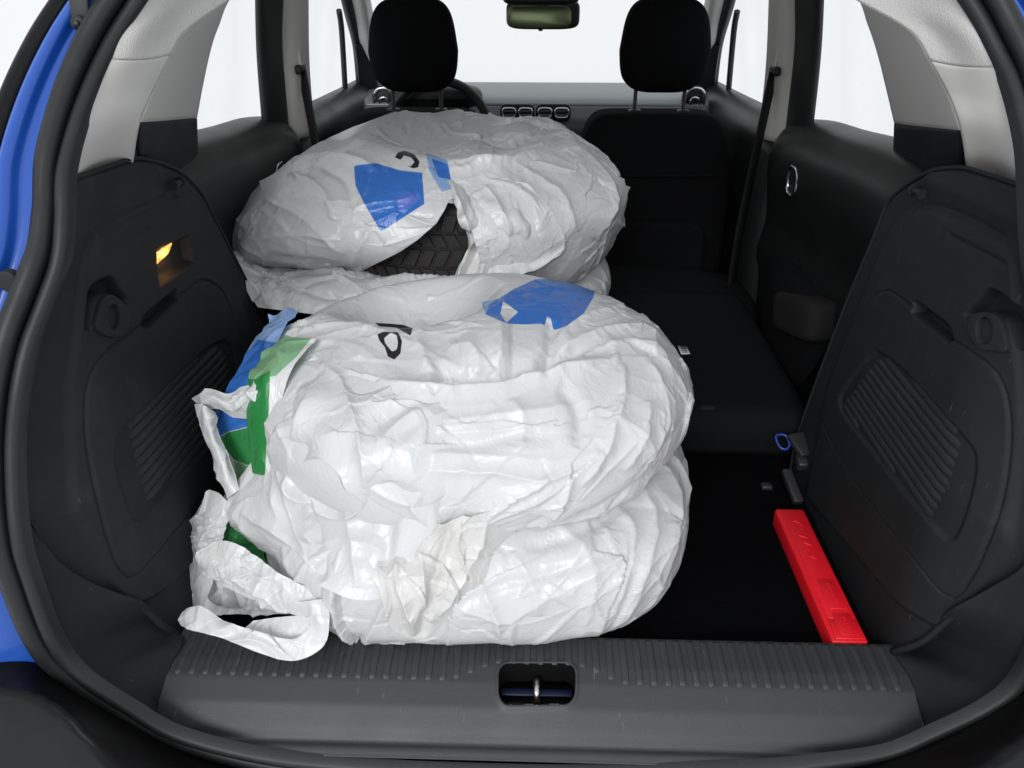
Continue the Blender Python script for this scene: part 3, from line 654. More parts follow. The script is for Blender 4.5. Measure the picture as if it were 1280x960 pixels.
loft('roof', [[(-.60, y, z) for y, z in ((1.10, 1.66), (1.6, 1.69), (2.2, 1.69), (2.70, 1.63))], [(0, y, z) for y, z in ((1.06, 1.70), (1.6, 1.73), (2.2, 1.73), (2.72, 1.66))], [(.60, y, z) for y, z in ((1.10, 1.66), (1.6, 1.69), (2.2, 1.69), (2.70, 1.63))]], 30, 30, 'blue_paint', car, .01, 0)
ws = plate('windscreen', [(-.60, 3.34, 1.09), (.60, 3.34, 1.09), (.53, 2.68, 1.62), (-.53, 2.68, 1.62)], (0, -.6, -.4), .005, 'window_glass', car, 0)
loft('bulkhead', [[(-.72, 3.40, .3), (0, 3.40, .3), (.72, 3.40, .3)], [(-.72, 3.40, 1.10), (0, 3.42, 1.10), (.72, 3.40, 1.10)]], 8, 8, 'dash_dark', car, .02, 0, cv=False)
loft('floor_pan', [[(-.80, .64, .42), (0, .64, .42), (.80, .64, .42)], [(-.80, 3.4, .36), (0, 3.4, .36), (.80, 3.4, .36)]], 8, 8, 'dash_dark', car, .02, 0, cv=False)

# dashboard
dx = (-.64, -.3, 0, .3, .64)
loft('dashboard', [[(x, 3.40, 1.118) for x in dx], [(x, 3.30, 1.128) for x in dx], [(x, 3.10, 1.130) for x in dx], [(x, 2.97, 1.124) for x in dx], [(x, 2.92, 1.108) for x in dx]], 40, 30, 'dash_top', car, .02, 0)
dd = loft('dash_band', [[(x, 2.918, 1.108) for x in dx], [(x, 2.90, 1.090) for x in dx], [(x, 2.875, 1.062) for x in dx], [(x, 2.87, 1.03) for x in dx], [(x, 2.89, .99) for x in dx]], 40, 24, 'dash_mid', car, .02, 0)
loft('dash_lower', [[(x, 2.888, .990) for x in dx], [(x, 2.90, .92) for x in dx], [(x, 2.98, .75) for x in dx], [(x, 3.02, .5) for x in dx]], 40, 24, 'dash_dark', car, .02, 0)
def vent(px0, px1, py0, py1, Y):
    a = aY(px0, py0, Y); b = aY(px1, py1, Y); cx_, cz_ = (a[0] + b[0]) / 2, (a[2] + b[2]) / 2; w_, h_ = abs(b[0] - a[0]), abs(a[2] - b[2])
    v = plate('air_vent', [(x, Y, z) for x, z in rrect(cx_, cz_, w_, h_, min(w_, h_) * .35)], (0, -1, .1), .03, 'dash_dark', car, .003)
    return v, cx_, cz_, w_, h_
for (p0, p1) in ((625, 668), (670, 713)):
    v, cx_, cz_, w_, h_ = vent(p0, p1, 130, 152, 2.855)
    for q in (-.24, .24):
        tube('vent_ring', [(cx_ + q * w_ + x, 2.853, cz_ + z) for x, z in rrect(0, 0, w_ * .38, h_ * .52, h_ * .18, 2)], .0042, 'chrome', v, 8, 40, True, upv=np.array([0, 1., 0]))
        for r in (-.12, .12): rbox('vent_slat', (cx_ + q * w_, 2.852, cz_ + r * h_), (w_ * .34, .004, .005), 'dash_top', v, .001)
for px in (480, 868):
    c = aY(px, 126, 2.93); v = plate('air_vent', [(c[0] + x, 2.93, c[2] + z) for x, z in rrect(0, 0, .085, .105, .04)], (0, -1, .1), .03, 'dash_dark', car, .004)
    tube('vent_ring', [(c[0] + x, 2.926, c[2] + z) for x, z in rrect(0, 0, .070, .09, .034, 3)], .005, 'chrome', v, 8, 40, True, upv=np.array([0, 1., 0]))
    tube('vent_ring', [(c[0] + x, 2.924, c[2] + z) for x, z in rrect(0, -.005, .03, .035, .014, 3)], .0045, 'chrome', v, 8, 30, True, upv=np.array([0, 1., 0]))
c = aY(545, 128, 2.95)
sbox('instrument_hood', (c[0] + .0, 2.96, c[2] + .005), (.17, .06, .055), 4, 'dash_dark', car)
plate('instrument_screen', [(c[0] + x, 2.898, c[2] + z) for x, z in rrect(0, -.01, .25, .06, .012)], (0, -1, .1), .004, 'dark_void', car, .001)
# steering wheel
wc = Vector((-.345, 2.80, 1.035)); wr = .185; tilt = math.radians(22)
wp = [(wc.x + wr * math.cos(a), wc.y + wr * math.sin(a) * math.sin(tilt), wc.z + wr * math.sin(a) * math.cos(tilt)) for a in np.linspace(0, 2 * math.pi, 40, endpoint=False)]
sw = tube('steering_wheel', wp, .0165, 'dash_dark', car, 12, 90, True, upv=np.array([0, 1., -.4]))
sbox('wheel_hub', tuple(wc + Vector((0, .02, 0))), (.075, .03, .06), 3, 'dash_dark', sw, n=10)
for a in (0, 180, 270):
    r_ = math.radians(a); e = wc + Vector((wr * math.cos(r_), wr * math.sin(r_) * math.sin(tilt), wr * math.sin(r_) * math.cos(tilt)))
    tube('wheel_spoke', [tuple(wc + Vector((0, .02, 0))), tuple((wc + e) / 2), tuple(e)], .015, 'dash_dark', sw, 8, 8)
# interior mirror with overhead console
mc = aY(674, 21, 2.72)
mh = sbox('interior_mirror', (mc[0] + .012, 2.745, mc[2] + .006), (.118, .028, .044), 5, 'dash_dark', car, n=16)
plate('mirror_pane', [(mc[0] + x, 2.712 + .1 * abs(x) * 0, mc[2] + z) for x, z in rrect(0, 0, .203, .064, .022)], (0, -1, 0), .004, 'mirror_glass', mh, .002)
rbox('mirror_switch', (mc[0] + .005, 2.715, mc[2] - .037), (.014, .01, .008), 'dash_dark', mh, .002)
tube('mirror_stalk', [(mc[0] + .02, 2.76, mc[2] + .02), (mc[0] + .02, 2.77, mc[2] + .07), (mc[0] + .01, 2.72, mc[2] + .11)], .02, 'dash_dark', mh, 10, 12)
c = aY(676, 3, 2.60)
oc = sbox('overhead_console', (c[0], 2.60, c[2] + .025), (.115, .06, .032), 5, 'dash_dark', car, n=14)
for q in range(3): rbox('display_digit', (c[0] - .042 + q * .022, 2.5395, c[2] + .016), (.012, .002, .010), 'red_display', oc, .0005)

# front seats
def seat(cx, px_top):
    Y = 2.45
    def shape(V):
        t = (V[:, 2] + .36) / .72
        V[:, 0] *= 1 + .06 * np.sin(np.pi * np.clip(t, 0, 1)) ; V[:, 1] += -.0 * t
        V[:, 1] += .10 * t; V[:, 1] += .025 * (V[:, 0] / .23) ** 2 * sstep(.9, .5, t)
        V[:, 0] *= 1 - .07 * sstep(.80, 1.0, t) 
        return V
    bk = sbox('seat_back', (cx, Y - .04, .81), (.226, .075, .36), 9, 'seat_fabric', car, shape, 36)
    sbox('seat_bolster', (cx + .205, Y + .03, .80), (.05, .075, .27), 3.2, 'seat_fabric', bk, n=16)
    sbox('seat_bolster', (cx - .205, Y + .03, .80), (.05, .075, .27), 3.2, 'seat_fabric', bk, n=16)
    # piping seam across the back and map pocket
    tube('seam_piping', [(cx - .21, Y - .062, 1.0), (cx, Y - .066, 1.0), (cx + .21, Y - .062, 1.0)], .004, 'seat_fabric', bk, 6, 20)
    sbox('map_pocket', (cx, Y - .105, .72), (.17, .02, .15), 6, 'seat_fabric', bk, n=10)
    def hs(V):
        t = (V[:, 2] + .123) / .246
        V[:, 0] *= np.interp(t, [0, .12, .45, 1], [.90, .97, 1.02, .88]); V[:, 1] -= .02 * np.sin(np.pi * t); return V
    hc = aY(px_top, 56, 2.50)
    hd = sbox('headrest', (hc[0], 2.51, hc[2] - .003), (.131, .055, .131), 4.0, 'seat_fabric', bk, hs, 26)
    for q in (-.075, .075):
        tube('headrest_post', [(hc[0] + q, 2.50, 1.13), (hc[0] + q, 2.505, 1.19), (hc[0] + q, 2.51, 1.27)], .0062, 'steel' if False else 'dark_metal', bk, 10, 8)
        rbox('post_collar', (hc[0] + q, 2.495, 1.168), (.038, .03, .016), 'dash_dark', bk, .005)
    sbox('seat_cushion', (cx, Y + .30, .62), (.24, .26, .09), 4, 'seat_fabric', car, n=14)
seat(-.372, 517); seat(.368, 831)

# rear bench: folded backs, side bolsters, cushions
def fold_back(x0, x1, name, dy=0.0):
    xs_ = (x0, x0 + .03, (x0 + x1) / 2, x1 - .03, x1)
    zz = (.77, .812, .818, .812, .77)
    rows = []
    for y, dz in ((1.278, -.085), (1.272, -.03), (1.29, -.004), (1.34, .0), (1.55, .002), (1.80, .0), (1.90, -.006), (1.92, -.06)):
        if y < 1.5: y += dy
        rows.append([(x, y, z + dz) for x, z in zip(xs_, zz)])
    return loft(name, rows, 40, 60, 'seat_fabric', car, .01, 0)
fr = fold_back(.135, .555, 'folded_seat_back'); fl = fold_back(-.60, .115, 'folded_seat_back', .14)
tube('seat_gap_piping', [(.15, 1.29, .80), (.16, 1.6, .822), (.17, 1.9, .81)], .004, 'seat_fabric', fr, 6, 20)
tg = aZ(853, 437, .826)
lab = plate('care_label', [tuple(tg + np.array([x, y, 0])) for x, y in ((-.006, -.022), (.014, -.020), (.012, .018), (-.008, .02))], (0, 0, 1), .0012, 'white_tag', fr, 0)
for q in range(4): rbox('label_print', tuple(tg + np.array([.003, -.014 + q * .009, .0012])), (.012, .003, .0006), 'dash_dark', lab, 0)
c = aZ(920, 470, .83)
rbox('release_strap', (.345, 1.30, .80), (.03, .01, .05), 'belt_web', fr, .002)
for s in (-1, 1):
    sbox('seat_side_bolster', (s * .615, 1.62, .86), (.055, .20, .115), 3.2, 'seat_fabric', car, n=16)
    sbox('seat_end_pad', (s * .60, 1.54, .915), (.05, .13, .045), 6, 'seat_grey', car, n=12, rot=Matrix.Rotation(-.3, 3, 'X'))
sbox('rear_cushion', (0, 2.02, .70), (.62, .17, .10), 5, 'seat_fabric', car, n=20)
# fold hinge bits by the right wall, and carpet step
loft('carpet_step', [[(-.56, 1.338, FLOOR + .001), (0, 1.338, FLOOR + .001), (.56, 1.338, FLOOR + .001)], [(-.56, 1.31, .775), (0, 1.31, .775), (.56, 1.31, .775)]], 10, 8, 'carpet', car, .004, 0, cv=False)
hb = rbox('hinge_bracket', tuple(aZ(1002, 556, .80)), (.034, .05, .012), 'dark_metal', car, .003, rot=Matrix.Rotation(.35, 3, 'Z') @ Matrix.Rotation(.35, 3, 'X'))
rbox('hinge_cap', tuple(aZ(1004, 577, .775)), (.026, .03, .02), 'dark_metal', hb, .004, rot=Matrix.Rotation(.35, 3, 'X'))
rbox('hinge_arm', tuple(aZ(990, 608, .745)), (.018, .07, .014), 'dark_metal', hb, .003, rot=Matrix.Rotation(.15, 3, 'Z') @ Matrix.Rotation(.4, 3, 'X'))
rbox('floor_clip', tuple(aZ(958, 608, FLOOR + .008)), (.020, .016, .010), 'dark_metal', car, .003)
tp = aZ(978, 552, .80)
tube('blue_ring', [tuple(tp + np.array(v)) for v in ((-.010, .010, .006), (.008, .012, .006), (.012, -.006, -.004), (.002, -.014, -.008), (-.008, -.008, -.004))], .0022, 'blue_clip', car, 8, 30, True)

# ---- outer body beside the opening
def lower(P, d): return [tuple(np.asarray(p) + np.asarray(d)) for p in P]
def flange(px_list, W):
    A = [on_strip(*p) for p in px_list]; s = W.side
    r0 = [p + np.array([s * .004, .018, 0]) for p in A]
    return A, r0
# left gutter: from under the seal out to the lamp edge
def body_rows(ring_pts, s):
    rows = [[], [], [], [], [], []]
    for p in ring_pts:
        for r, (dx_, dy_) in zip(rows, ((.0, .020), (.026, .014), (.046, .012), (.054, -.004), (.064, -.006), (.080, .022))):
            r.append((p[0] + s * dx_, p[1] + dy_, p[2]))
    return rows
upl = [SL[i] for i in range(0, 9)]; upr = [SR[i] for i in range(0, 9)]
for pts, s in ((upl, -1), (upr, 1)):
    loft('body_gutter', body_rows(pts, s), 70, 50, 'blue_paint', car, .003, 0)
    # black outer finisher along the pillar
    f = [(p[0] + s * .074, p[1] + .006, p[2]) for p in pts[:7]]; g = [(p[0] + s * .100, p[1] + .016, p[2]) for p in pts[:7]]; h = [(p[0] + s * .112, p[1] + .085, p[2] - .01) for p in pts[:7]]
    loft('pillar_finisher', [f, g, h], 50, 16, 'bumper_black', car, .004, 0)
    mid = [SL[i] if s < 0 else SR[i] for i in range(8, 14)]
    loft('lamp_housing', [[(p[0] + s * dx_, p[1] + dy_, p[2]) for p in mid] for dx_, dy_ in ((0, .02), (.03, .012), (.06, -.005), (.09, .005), (.13, .06))], 40, 20, 'grey_paint', car, .003, 0)
    if s < 0:
        lowp = [SL[i] for i in (13, 14, 15)]
        loft('body_lower_corner', [[(p[0] + s * dx_, p[1] + dy_, p[2] + dz_) for p in lowp] for dx_, dy_, dz_ in ((.012, .02, 0), (.03, .012, -.002), (.06, .0, -.004), (.12, .0, -.006), (.20, .05, -.01))], 40, 20, 'blue_paint', car, .003, 0)
loft('bumper_corner', [R_((-60, 800, .672), (40, 815, .668), (108, 868, .655), (190, 912, .645), (271, 948, .635), (400, 975, .625)), R_((-40, 852, .625), (30, 858, .610), (80, 880, .592), (122, 917, .572), (172, 962, .556), (260, 1010, .55)), R_((-60, 866, .615), (10, 878, .598), (62, 905, .578), (98, 935, .560), (140, 985, .545), (220, 1040, .54)), R_((-120, 960, .62), (-60, 990, .60), (0, 1030, .575), (60, 1080, .555), (120, 1130, .54))], 80, 40, 'bumper_black', car, .004, 0)
loft('bumper_corner', [R_((1420, 760, .672), (1330, 800, .668), (1262, 862, .655), (1180, 912, .645), (1090, 948, .635), (960, 975, .625)), R_((1420, 800, .625), (1340, 870, .605), (1281, 911, .586), (1240, 938, .570), (1210, 962, .556), (1110, 1010, .55)), R_((1440, 820, .615), (1360, 890, .595), (1300, 935, .572), (1262, 965, .556), (1232, 990, .545), (1140, 1040, .54)), R_((1500, 920, .62), (1440, 980, .60), (1370, 1040, .575), (1310, 1090, .555), (1250, 1140, .54))], 80, 40, 'bumper_black', car, .004, 0)
# bumper under the opening: ledge, rolled edge, face
bx_ = np.linspace(-.86, .86, 41)
def bump_row(dz, dy, yy): return [(x, yy + .10 * (abs(x) / .86) ** 4 + dy, .640 + .055 * float(sstep(.40, .66, abs(x))) + dz) for x in bx_]
loft('bumper', [bump_row(-.02, 0, .66), bump_row(-.012, 0, .60), bump_row(-.006, 0, .565), bump_row(-.010, 0, .545), bump_row(-.026, 0, .532), bump_row(-.10, 0, .52), bump_row(-.35, 0, .56)], 120, 60, 'bumper_black', car, .004, 0)
# rubber stop and strut mount on the left flange
p = aY(12, 351, on_strip(62, 351)[1] - .004)
bs = sweep('bump_stop', [p + np.array([0, t, 0]) for t in (.006, -.001, -.004, -.005)], circ(.0125, 24), 'rubber', car)
for v in bs.data.vertices:
    if v.index // 24 == 3: v.co = Vector(p) + (v.co - Vector(p)) * .86 + Vector((0, -.0015, 0))
auto_smooth(bs, 35)
p = aY(100, 24, on_strip(140, 24)[1] - .006)
sm_ = plate('strut_mount', [tuple(p + np.array(v)) for v in ((-.012, 0, -.008), (.010, 0, -.010), (.014, .004, .03), (.03, .008, .06), (-.004, .008, .06), (-.010, .002, .02))], (0, -1, 0), .006, 'dark_metal', car, .002)
sweep('mount_bolt', [p + np.array([0, t, -.004]) for t in (.0, -.007, -.0085)], circ(.0085, 16), 'dark_metal', sm_)
sweep('bolt_head', [p + np.array([0, t, -.004]) for t in (-.006, -.012, -.013)], circ(.0045, 6), 'dark_metal', sm_, )
tube('gas_strut', [tuple(p + np.array([.004, .0, .05])), tuple(p + np.array([-.02, -.05, .20])), tuple(p + np.array([-.06, -.20, .50]))], .010, 'dash_dark', car, 12, 16)

# ================================================================= red case on the floor
a = aZ(968, 636, .757); b = aZ(1004, 636, .757); c = aZ(1098, 812, .757); d = aZ(1045, 812, .757)
case = bpy.data.objects.new('triangle_case', None); COL.objects.link(case)
u_ = (d - a); Lc = np.linalg.norm(u_) - .014; u_ /= np.linalg.norm(u_)
v_ = np.array([-u_[1], u_[0], 0]) ; v_ = v_ if v_[0] > 0 else -v_
wd = .050; 
case.location = tuple((a * [1, 1, 0] + [0, 0, FLOOR + .006]) + u_ * Lc / 2 + v_ * wd / 2)
case['label'] = 'long narrow red plastic warning triangle case lying along the right boot wall'; case['category'] = 'case'
def cpt(s_, t_, z): return tuple(a * [1, 1, 0] + [0, 0, z] + u_ * s_ + v_ * t_)
zt = .7575
plate('case_body', [cpt(s_, t_, zt) for s_, t_ in ((0, .004), (.004, 0), (Lc, 0), (Lc, wd), (.004, wd), (0, wd - .004))], (0, 0, 1), zt - FLOOR - .0065, 'red_plastic', case, .004, seg=4)
plate('case_lid', [cpt(s_, t_, zt + .0014) for s_, t_ in ((.004, .008), (Lc - .042, .008), (Lc - .042, wd - .003), (.004, wd - .003))], (0, 0, 1), .003, 'red_plastic', case, .0012)
for s0, s1 in ((.175, .235), (.245, .285)):
    plate('case_panel', [cpt(s_, t_, zt + .0026) for s_, t_ in ((s0, .016), (s1, .016), (s1, wd - .008), (s0, wd - .008))], (0, 0, 1), .002, 'red_plastic', case, .0006)
plate('case_catch', [cpt(s_, t_, zt + .0022) for s_, t_ in ((Lc - .040, .006), (Lc - .004, .006), (Lc - .004, wd - .002), (Lc - .040, wd - .002))], (0, 0, 1), .004, 'red_plastic', case, .0012)

# moulded marks on the case lid
def cm(s_, t_): return cpt(s_, t_, zt + .0018)
tube('moulded_mark', [cm(.035, .022), cm(.040, .030), cm(.050, .034), cm(.058, .030)], .0010, 'red_plastic', case, 6, 14)
tube('moulded_mark', [cm(.072, .020), cm(.080, .032), cm(.088, .022), cm(.098, .034), cm(.106, .024)], .0011, 'red_plastic', case, 6, 20)
tube('moulded_mark', [cm(.112, .030), cm(.120, .022), cm(.128, .030)], .0010, 'red_plastic', case, 6, 12)
for s0, n_ in ((.184, 8), (.252, 6)):
    for k in range(n_): rbox('moulded_letter', cpt(s0 + .0055 * k, .030, zt + .0028), (.0022, .0032, .0012), 'red_plastic', case, .0004, seg=1)
# ================================================================= bagged tyres
def ico(level):
    bm = bmesh.new(); bmesh.ops.create_icosphere(bm, subdivisions=level, radius=1.0)
    me = bpy.data.meshes.new('tmp'); bm.to_mesh(me); bm.free()
    V = np.empty(len(me.vertices) * 3); me.vertices.foreach_get('co', V)
    Fc = np.empty(len(me.polygons) * 3, np.int32); me.polygons.foreach_get('vertices', Fc)
    bpy.data.meshes.remove(me); return V.reshape(-1, 3), Fc.reshape(-1, 3)
ICO_HI = ico(8); ICO_LO = ico(6); ICO = ICO_HI
from mathutils.bvhtree import BVHTree
def vnorm(V, Fc):
    a, b, c = V[Fc[:, 0]], V[Fc[:, 1]], V[Fc[:, 2]]; n = np.cross(b - a, c - a)
    N = np.zeros_like(V)
    for k in range(3):
        for j in range(3): N[:, j] += np.bincount(Fc[:, k], n[:, j], len(V))
    return N / (np.linalg.norm(N, axis=1)[:, None] + 1e-12)
def noise3(P, scale, seed, n=9):
    r = np.random.default_rng(seed); out = np.zeros(len(P))
    for k in range(n):
        d = r.normal(size=3); d /= np.linalg.norm(d); out += np.sin((P @ d) * scale * r.uniform(.55, 1.6) + r.uniform(0, 6.28))
    return out / math.sqrt(n * .5)
def ridged(P, lam, seed, along=None, stretch=1.0, warp=.5):
    """sharp crease lines between slack hollows, stretched along a direction"""
    s = 6.283 / lam
    Q = P + np.stack([noise3(P, s * .35, seed * 7 + k, 6) for k in range(3)], 1) * lam * warp
    if along is not None:
        d = np.asarray(along, float); d = d / np.linalg.norm(d); Q = Q - np.outer(Q @ d, d) * (1 - 1 / stretch)
    n = noise3(Q, s * .5, seed)
    return np.clip(1 - np.abs(n) * 1.1, -.6, 1) 
def cells(P, lam, seed, along=None, stretch=1.0, warp=.35):
    """crumpled film: flat-bottomed dents meeting in straight sharp creases (0 at a dent, about 1 on a crease)"""
    r = np.random.default_rng(seed); s = 6.283 / lam
    Q = P + np.stack([noise3(P, s * .45, seed * 7 + k, 5) for k in range(3)], 1) * lam * warp
    S = P[r.choice(len(P), min(len(P), 60000), replace=False)]
    if along is not None:
        d = np.asarray(along, float); d = d / np.linalg.norm(d); Q = Q - np.outer(Q @ d, d) * (1 - 1 / stretch); S = S - np.outer(S @ d, d) * (1 - 1 / stretch)
    # thin the candidates to about one per wavelength: keep one random point per grid cube
    key = np.floor(S / (lam * .85)).astype(int); _, ix = np.unique(key, axis=0, return_index=True); S = S[ix].astype(np.float32)
    out = np.empty(len(Q), np.float32); Q = Q.astype(np.float32); S2 = (S * S).sum(1)
    for a in range(0, len(Q), 16000):
        q = Q[a:a + 16000]; d2 = (q * q).sum(1)[:, None] + S2[None] - 2 * q @ S.T
        out[a:a + 16000] = np.sqrt(np.maximum(d2.min(1), 0))
    return np.clip(out / lam, 0, 1.2)
def creases(P, lam, seed, along=None, stretch=1.0, w=.005, warp=.25):
    """straight thin crease lines between random cells, each with its own height"""
    r = np.random.default_rng(seed); s = 6.283 / lam
    Q = P + np.stack([noise3(P, s * .3, seed * 7 + k, 5) for k in range(3)], 1) * lam * warp
    S = P[r.choice(len(P), min(len(P), 60000), replace=False)]
    if along is not None:
        d = np.asarray(along, float); d = d / np.linalg.norm(d); Q = Q - np.outer(Q @ d, d) * (1 - 1 / stretch); S = S - np.outer(S @ d, d) * (1 - 1 / stretch)
    key = np.floor(S / (lam * .85)).astype(int); _, ix = np.unique(key, axis=0, return_index=True); S = S[ix].astype(np.float32)
    out = np.empty(len(Q), np.float32); Q = Q.astype(np.float32); S2 = (S * S).sum(1)
    H = r.uniform(-.55, 1, 4096)
    for a in range(0, len(Q), 16000):
        q = Q[a:a + 16000]; d2 = (q * q).sum(1)[:, None] + S2[None] - 2 * q @ S.T; n = np.arange(len(q))
        i1 = d2.argmin(1); f1 = d2[n, i1].copy(); d2[n, i1] = 1e9; i2 = d2.argmin(1); f2 = d2[n, i2]
        # distance to the bisecting plane of the two nearest cell centres
        e = (f2 - f1) / (2 * np.linalg.norm(S[i1] - S[i2], axis=1) + 1e-6)
        lo, hi = np.minimum(i1, i2), np.maximum(i1, i2)
        hh = H[(lo * 73 + hi * 179) % 4096]
        tent = np.exp(-np.abs(e) / w) + .55 * np.clip(1 - np.abs(e) / (lam * .33), 0, 1)
        out[a:a + 16000] = hh * tent
    return out
def crumple(P, N, seed, amps):
    """amps: list of (wavelength m, amplitude m, direction or None, stretch); negative wavelength = cell creases"""
    h = np.zeros(len(P))
    for k, (lam, am, d, st) in enumerate(amps):
        m = .08 + 1.0 * sstep(-.6, 1.1, noise3(P, 6.283 / (abs(lam) * 5), seed * 13 + k + 100, 6))
        h += am * m * (ridged(P, lam, seed * 31 + k, d, st) if lam > 0 else creases(P, -lam, seed * 31 + k, d, st, max(.0042, -lam * .05)))
    return P + N * h[:, None]
def px_fold(V, N, folds):
    """folds: (polyline in photo pixels, width mm, height mm, kind)"""
    P2 = proj(V); vw = (CAM - V); vw = vw / np.linalg.norm(vw, axis=1)[:, None]; fc = (N * vw).sum(1); vis = fc > -.1
    dep = (V - CAM) @ FW; D = np.zeros(len(V))
    for pts, wd, am, kind in folds:
        pl = crs(pts, max(12, 6 * len(pts))) if len(pts) > 2 else lin(pts, 8)
        wob = np.random.default_rng(int(pts[0][0] * 7 + pts[0][1])).normal(size=pl.shape) * .8; pl = pl + wob
        mg = 30 + 4 * wd
        ix = np.where((P2[:, 0] > pl[:, 0].min() - mg) & (P2[:, 0] < pl[:, 0].max() + mg) & (P2[:, 1] > pl[:, 1].min() - mg) & (P2[:, 1] < pl[:, 1].max() + mg) & vis)[0]
        if len(ix) == 0: continue
        q = P2[ix]; best = np.full(len(ix), 1e9); sd_ = np.zeros(len(ix)); tt = np.zeros(len(ix)); n = len(pl)
        for k in range(n - 1):
            a, b = pl[k], pl[k + 1]; ab = b - a; t = np.clip(((q - a) @ ab) / (ab @ ab + 1e-9), 0, 1)
            w_ = q - a - t[:, None] * ab; d = np.hypot(w_[:, 0], w_[:, 1]); m = d < best
            best[m] = d[m]; sd_[m] = np.sign(ab[0] * w_[m, 1] - ab[1] * w_[m, 0]); tt[m] = (k + t[m]) / (n - 1)
        mm = best * dep[ix] / FPX * 1000; taper = np.sqrt(np.clip(np.minimum(tt, 1 - tt) * 5, 0, 1))
        if kind == 'r': h = am * np.exp(-np.abs(mm / wd) ** 1.1)
        elif kind == 's': h = am * np.exp(-(mm / wd) ** 2)
        else: h = np.where(sd_ < 0, am * np.exp(-(mm / wd)), -am * .5 * np.exp(-(mm / (wd * .4))))
        D[ix] += h * taper * sstep(-.05, .45, fc[ix])
    return V + N * (D / 1000)[:, None]
SHAPES = []
def tyre_bag_shape(*a, **k):
    SHAPES.append((shape_on(ICO_LO, *a, **k), ICO_LO[1])); return shape_on(ICO_HI, *a, **k)
def shape_on(ICO, c, Rf, h, tilt, dip, hole, hole_c=(0, 0), p=.42, top=None, droop=0.0, hang=0.0):
    d = ICO[0]; th = np.arctan2(d[:, 1], d[:, 0]); cc = np.hypot(d[:, 0], d[:, 1]); ss = d[:, 2]
    k = (np.abs(cc) ** (1 / p) + np.abs(ss) ** (1 / p)) ** (-p)
    rho = Rf(th) * k * cc; z = h * k * ss
    x = rho * np.cos(th); y = rho * np.sin(th)
    r = np.hypot(x - hole_c[0], y - hole_c[1])
    z = z - np.where(ss > 0, dip * sstep(hole * 1.3, hole * .35, r), 0)
    if top is not None: z = z + np.where(ss > 0, top(x, y), 0) * sstep(0, .5, ss)
    z = z - droop * np.clip((np.abs(x) - .15) / .30, 0, 1.2) ** 1.5 * np.where(x > 0, .45, 1) - np.where(ss < 0, hang * sstep(0, .5, -ss) * sstep(.02, .16, x), 0)
    V = np.stack([x, y, z], 1)
    Mx = Matrix.Rotation(tilt[0], 3, 'X') @ Matrix.Rotation(tilt[1], 3, 'Y')
    return V @ np.array(Mx).T + np.array(c)
def Rth(table):
    a = np.radians([t[0] for t in table]); r = np.array([t[1] for t in table]); o = np.argsort(a); a, r = a[o], r[o]
    a = np.r_[a - 2 * np.pi, a, a + 2 * np.pi]; r = np.r_[r, r, r]
    g = np.linspace(-np.pi, np.pi, 721); v = np.interp(g, a, r); k = np.hanning(61); k /= k.sum()
    v = np.convolve(np.r_[v[-61:-1], v, v[1:61]], k, 'same')[60:-60]
    return lambda th: np.interp(th, g, v)
def thing(name, label, cat, loc, group=None):
    o = bpy.data.objects.new(name, None); COL.objects.link(o); o.location = loc
    o['label'] = label; o['category'] = cat
    if group: o['group'] = group
    return o
def print_field(V, polys):
    """distance inside (+) or outside (-) a set of outlines; an outline starting with 'cut' is taken away"""
    P2 = proj(V); out = np.full(len(V), -50.0)
    for kind, poly in polys:
        P = np.asarray(poly, float); x0, y0 = P.min(0) - 20; x1, y1 = P.max(0) + 20
        ix = np.where((P2[:, 0] > x0) & (P2[:, 0] < x1) & (P2[:, 1] > y0) & (P2[:, 1] < y1))[0]
        f = -sdf(P2[ix, 0], P2[ix, 1], P)
        if kind == 'add': out[ix] = np.maximum(out[ix], f)
        else: out[ix] = np.minimum(out[ix], -f)
    return out
def film_mesh(name, V, Fc, parent, prints=None, holes=(), facing=True, N=None):
    V = V.copy(); N = vnorm(V, Fc) if N is None else N
    if holes:
        P2 = proj(V); dep = (V - CAM) @ FW; front = (N * (V - CAM)).sum(1) < 0.02
        S = np.full(len(V), 1e3)
        for poly in holes: S = np.minimum(S, sdf(P2[:, 0], P2[:, 1], np.asarray(poly, float)))
        S = np.where(front, S, 1e3)
        # pull the rim vertices on to the torn edge
        e = 1.0
        for _ in range(2):
            P2 = proj(V); band = (S < 0) & (S > -4)
            for poly in holes:
                ix = np.where(band)[0]; q = P2[ix]
                s0 = sdf(q[:, 0], q[:, 1], poly); gx = sdf(q[:, 0] + .5, q[:, 1], poly) - s0; gy = sdf(q[:, 0], q[:, 1] + .5, poly) - s0
                gl = np.hypot(gx, gy) + 1e-9; ok = (s0 < 0) & (s0 > -4)
                sh = -s0 * ok
                V[ix] += (np.outer(gx / gl * sh * dep[ix] / FPX, RT) - np.outer(gy / gl * sh * dep[ix] / FPX, UP))
        bad = (S < -4)[Fc].any(1); Fc = Fc[~bad]
        used = np.unique(Fc); mp = np.full(len(V), -1); mp[used] = np.arange(len(used)); V = V[used]; Fc = mp[Fc]; N = N[used]
    me = bpy.data.meshes.new(name)
    nv, nf, k = len(V), len(Fc), Fc.shape[1]
    me.vertices.add(nv); me.vertices.foreach_set('co', V.reshape(-1)); me.loops.add(nf * k); me.loops.foreach_set('vertex_index', Fc.reshape(-1).astype(np.int32))
    me.polygons.add(nf); me.polygons.foreach_set('loop_start', np.arange(0, nf * k, k, dtype=np.int32)); me.update(); me.validate()
    if prints:
        for key, polys in prints.items():
            f = print_field(V, polys)
            if facing and N is not None: f = np.where((N * (V - CAM)).sum(1) < .05, f, -50)
            a = me.attributes.new('print_' + key, 'FLOAT', 'POINT'); a.data.foreach_set('value', f)
    return link(name, me, 'film', parent)
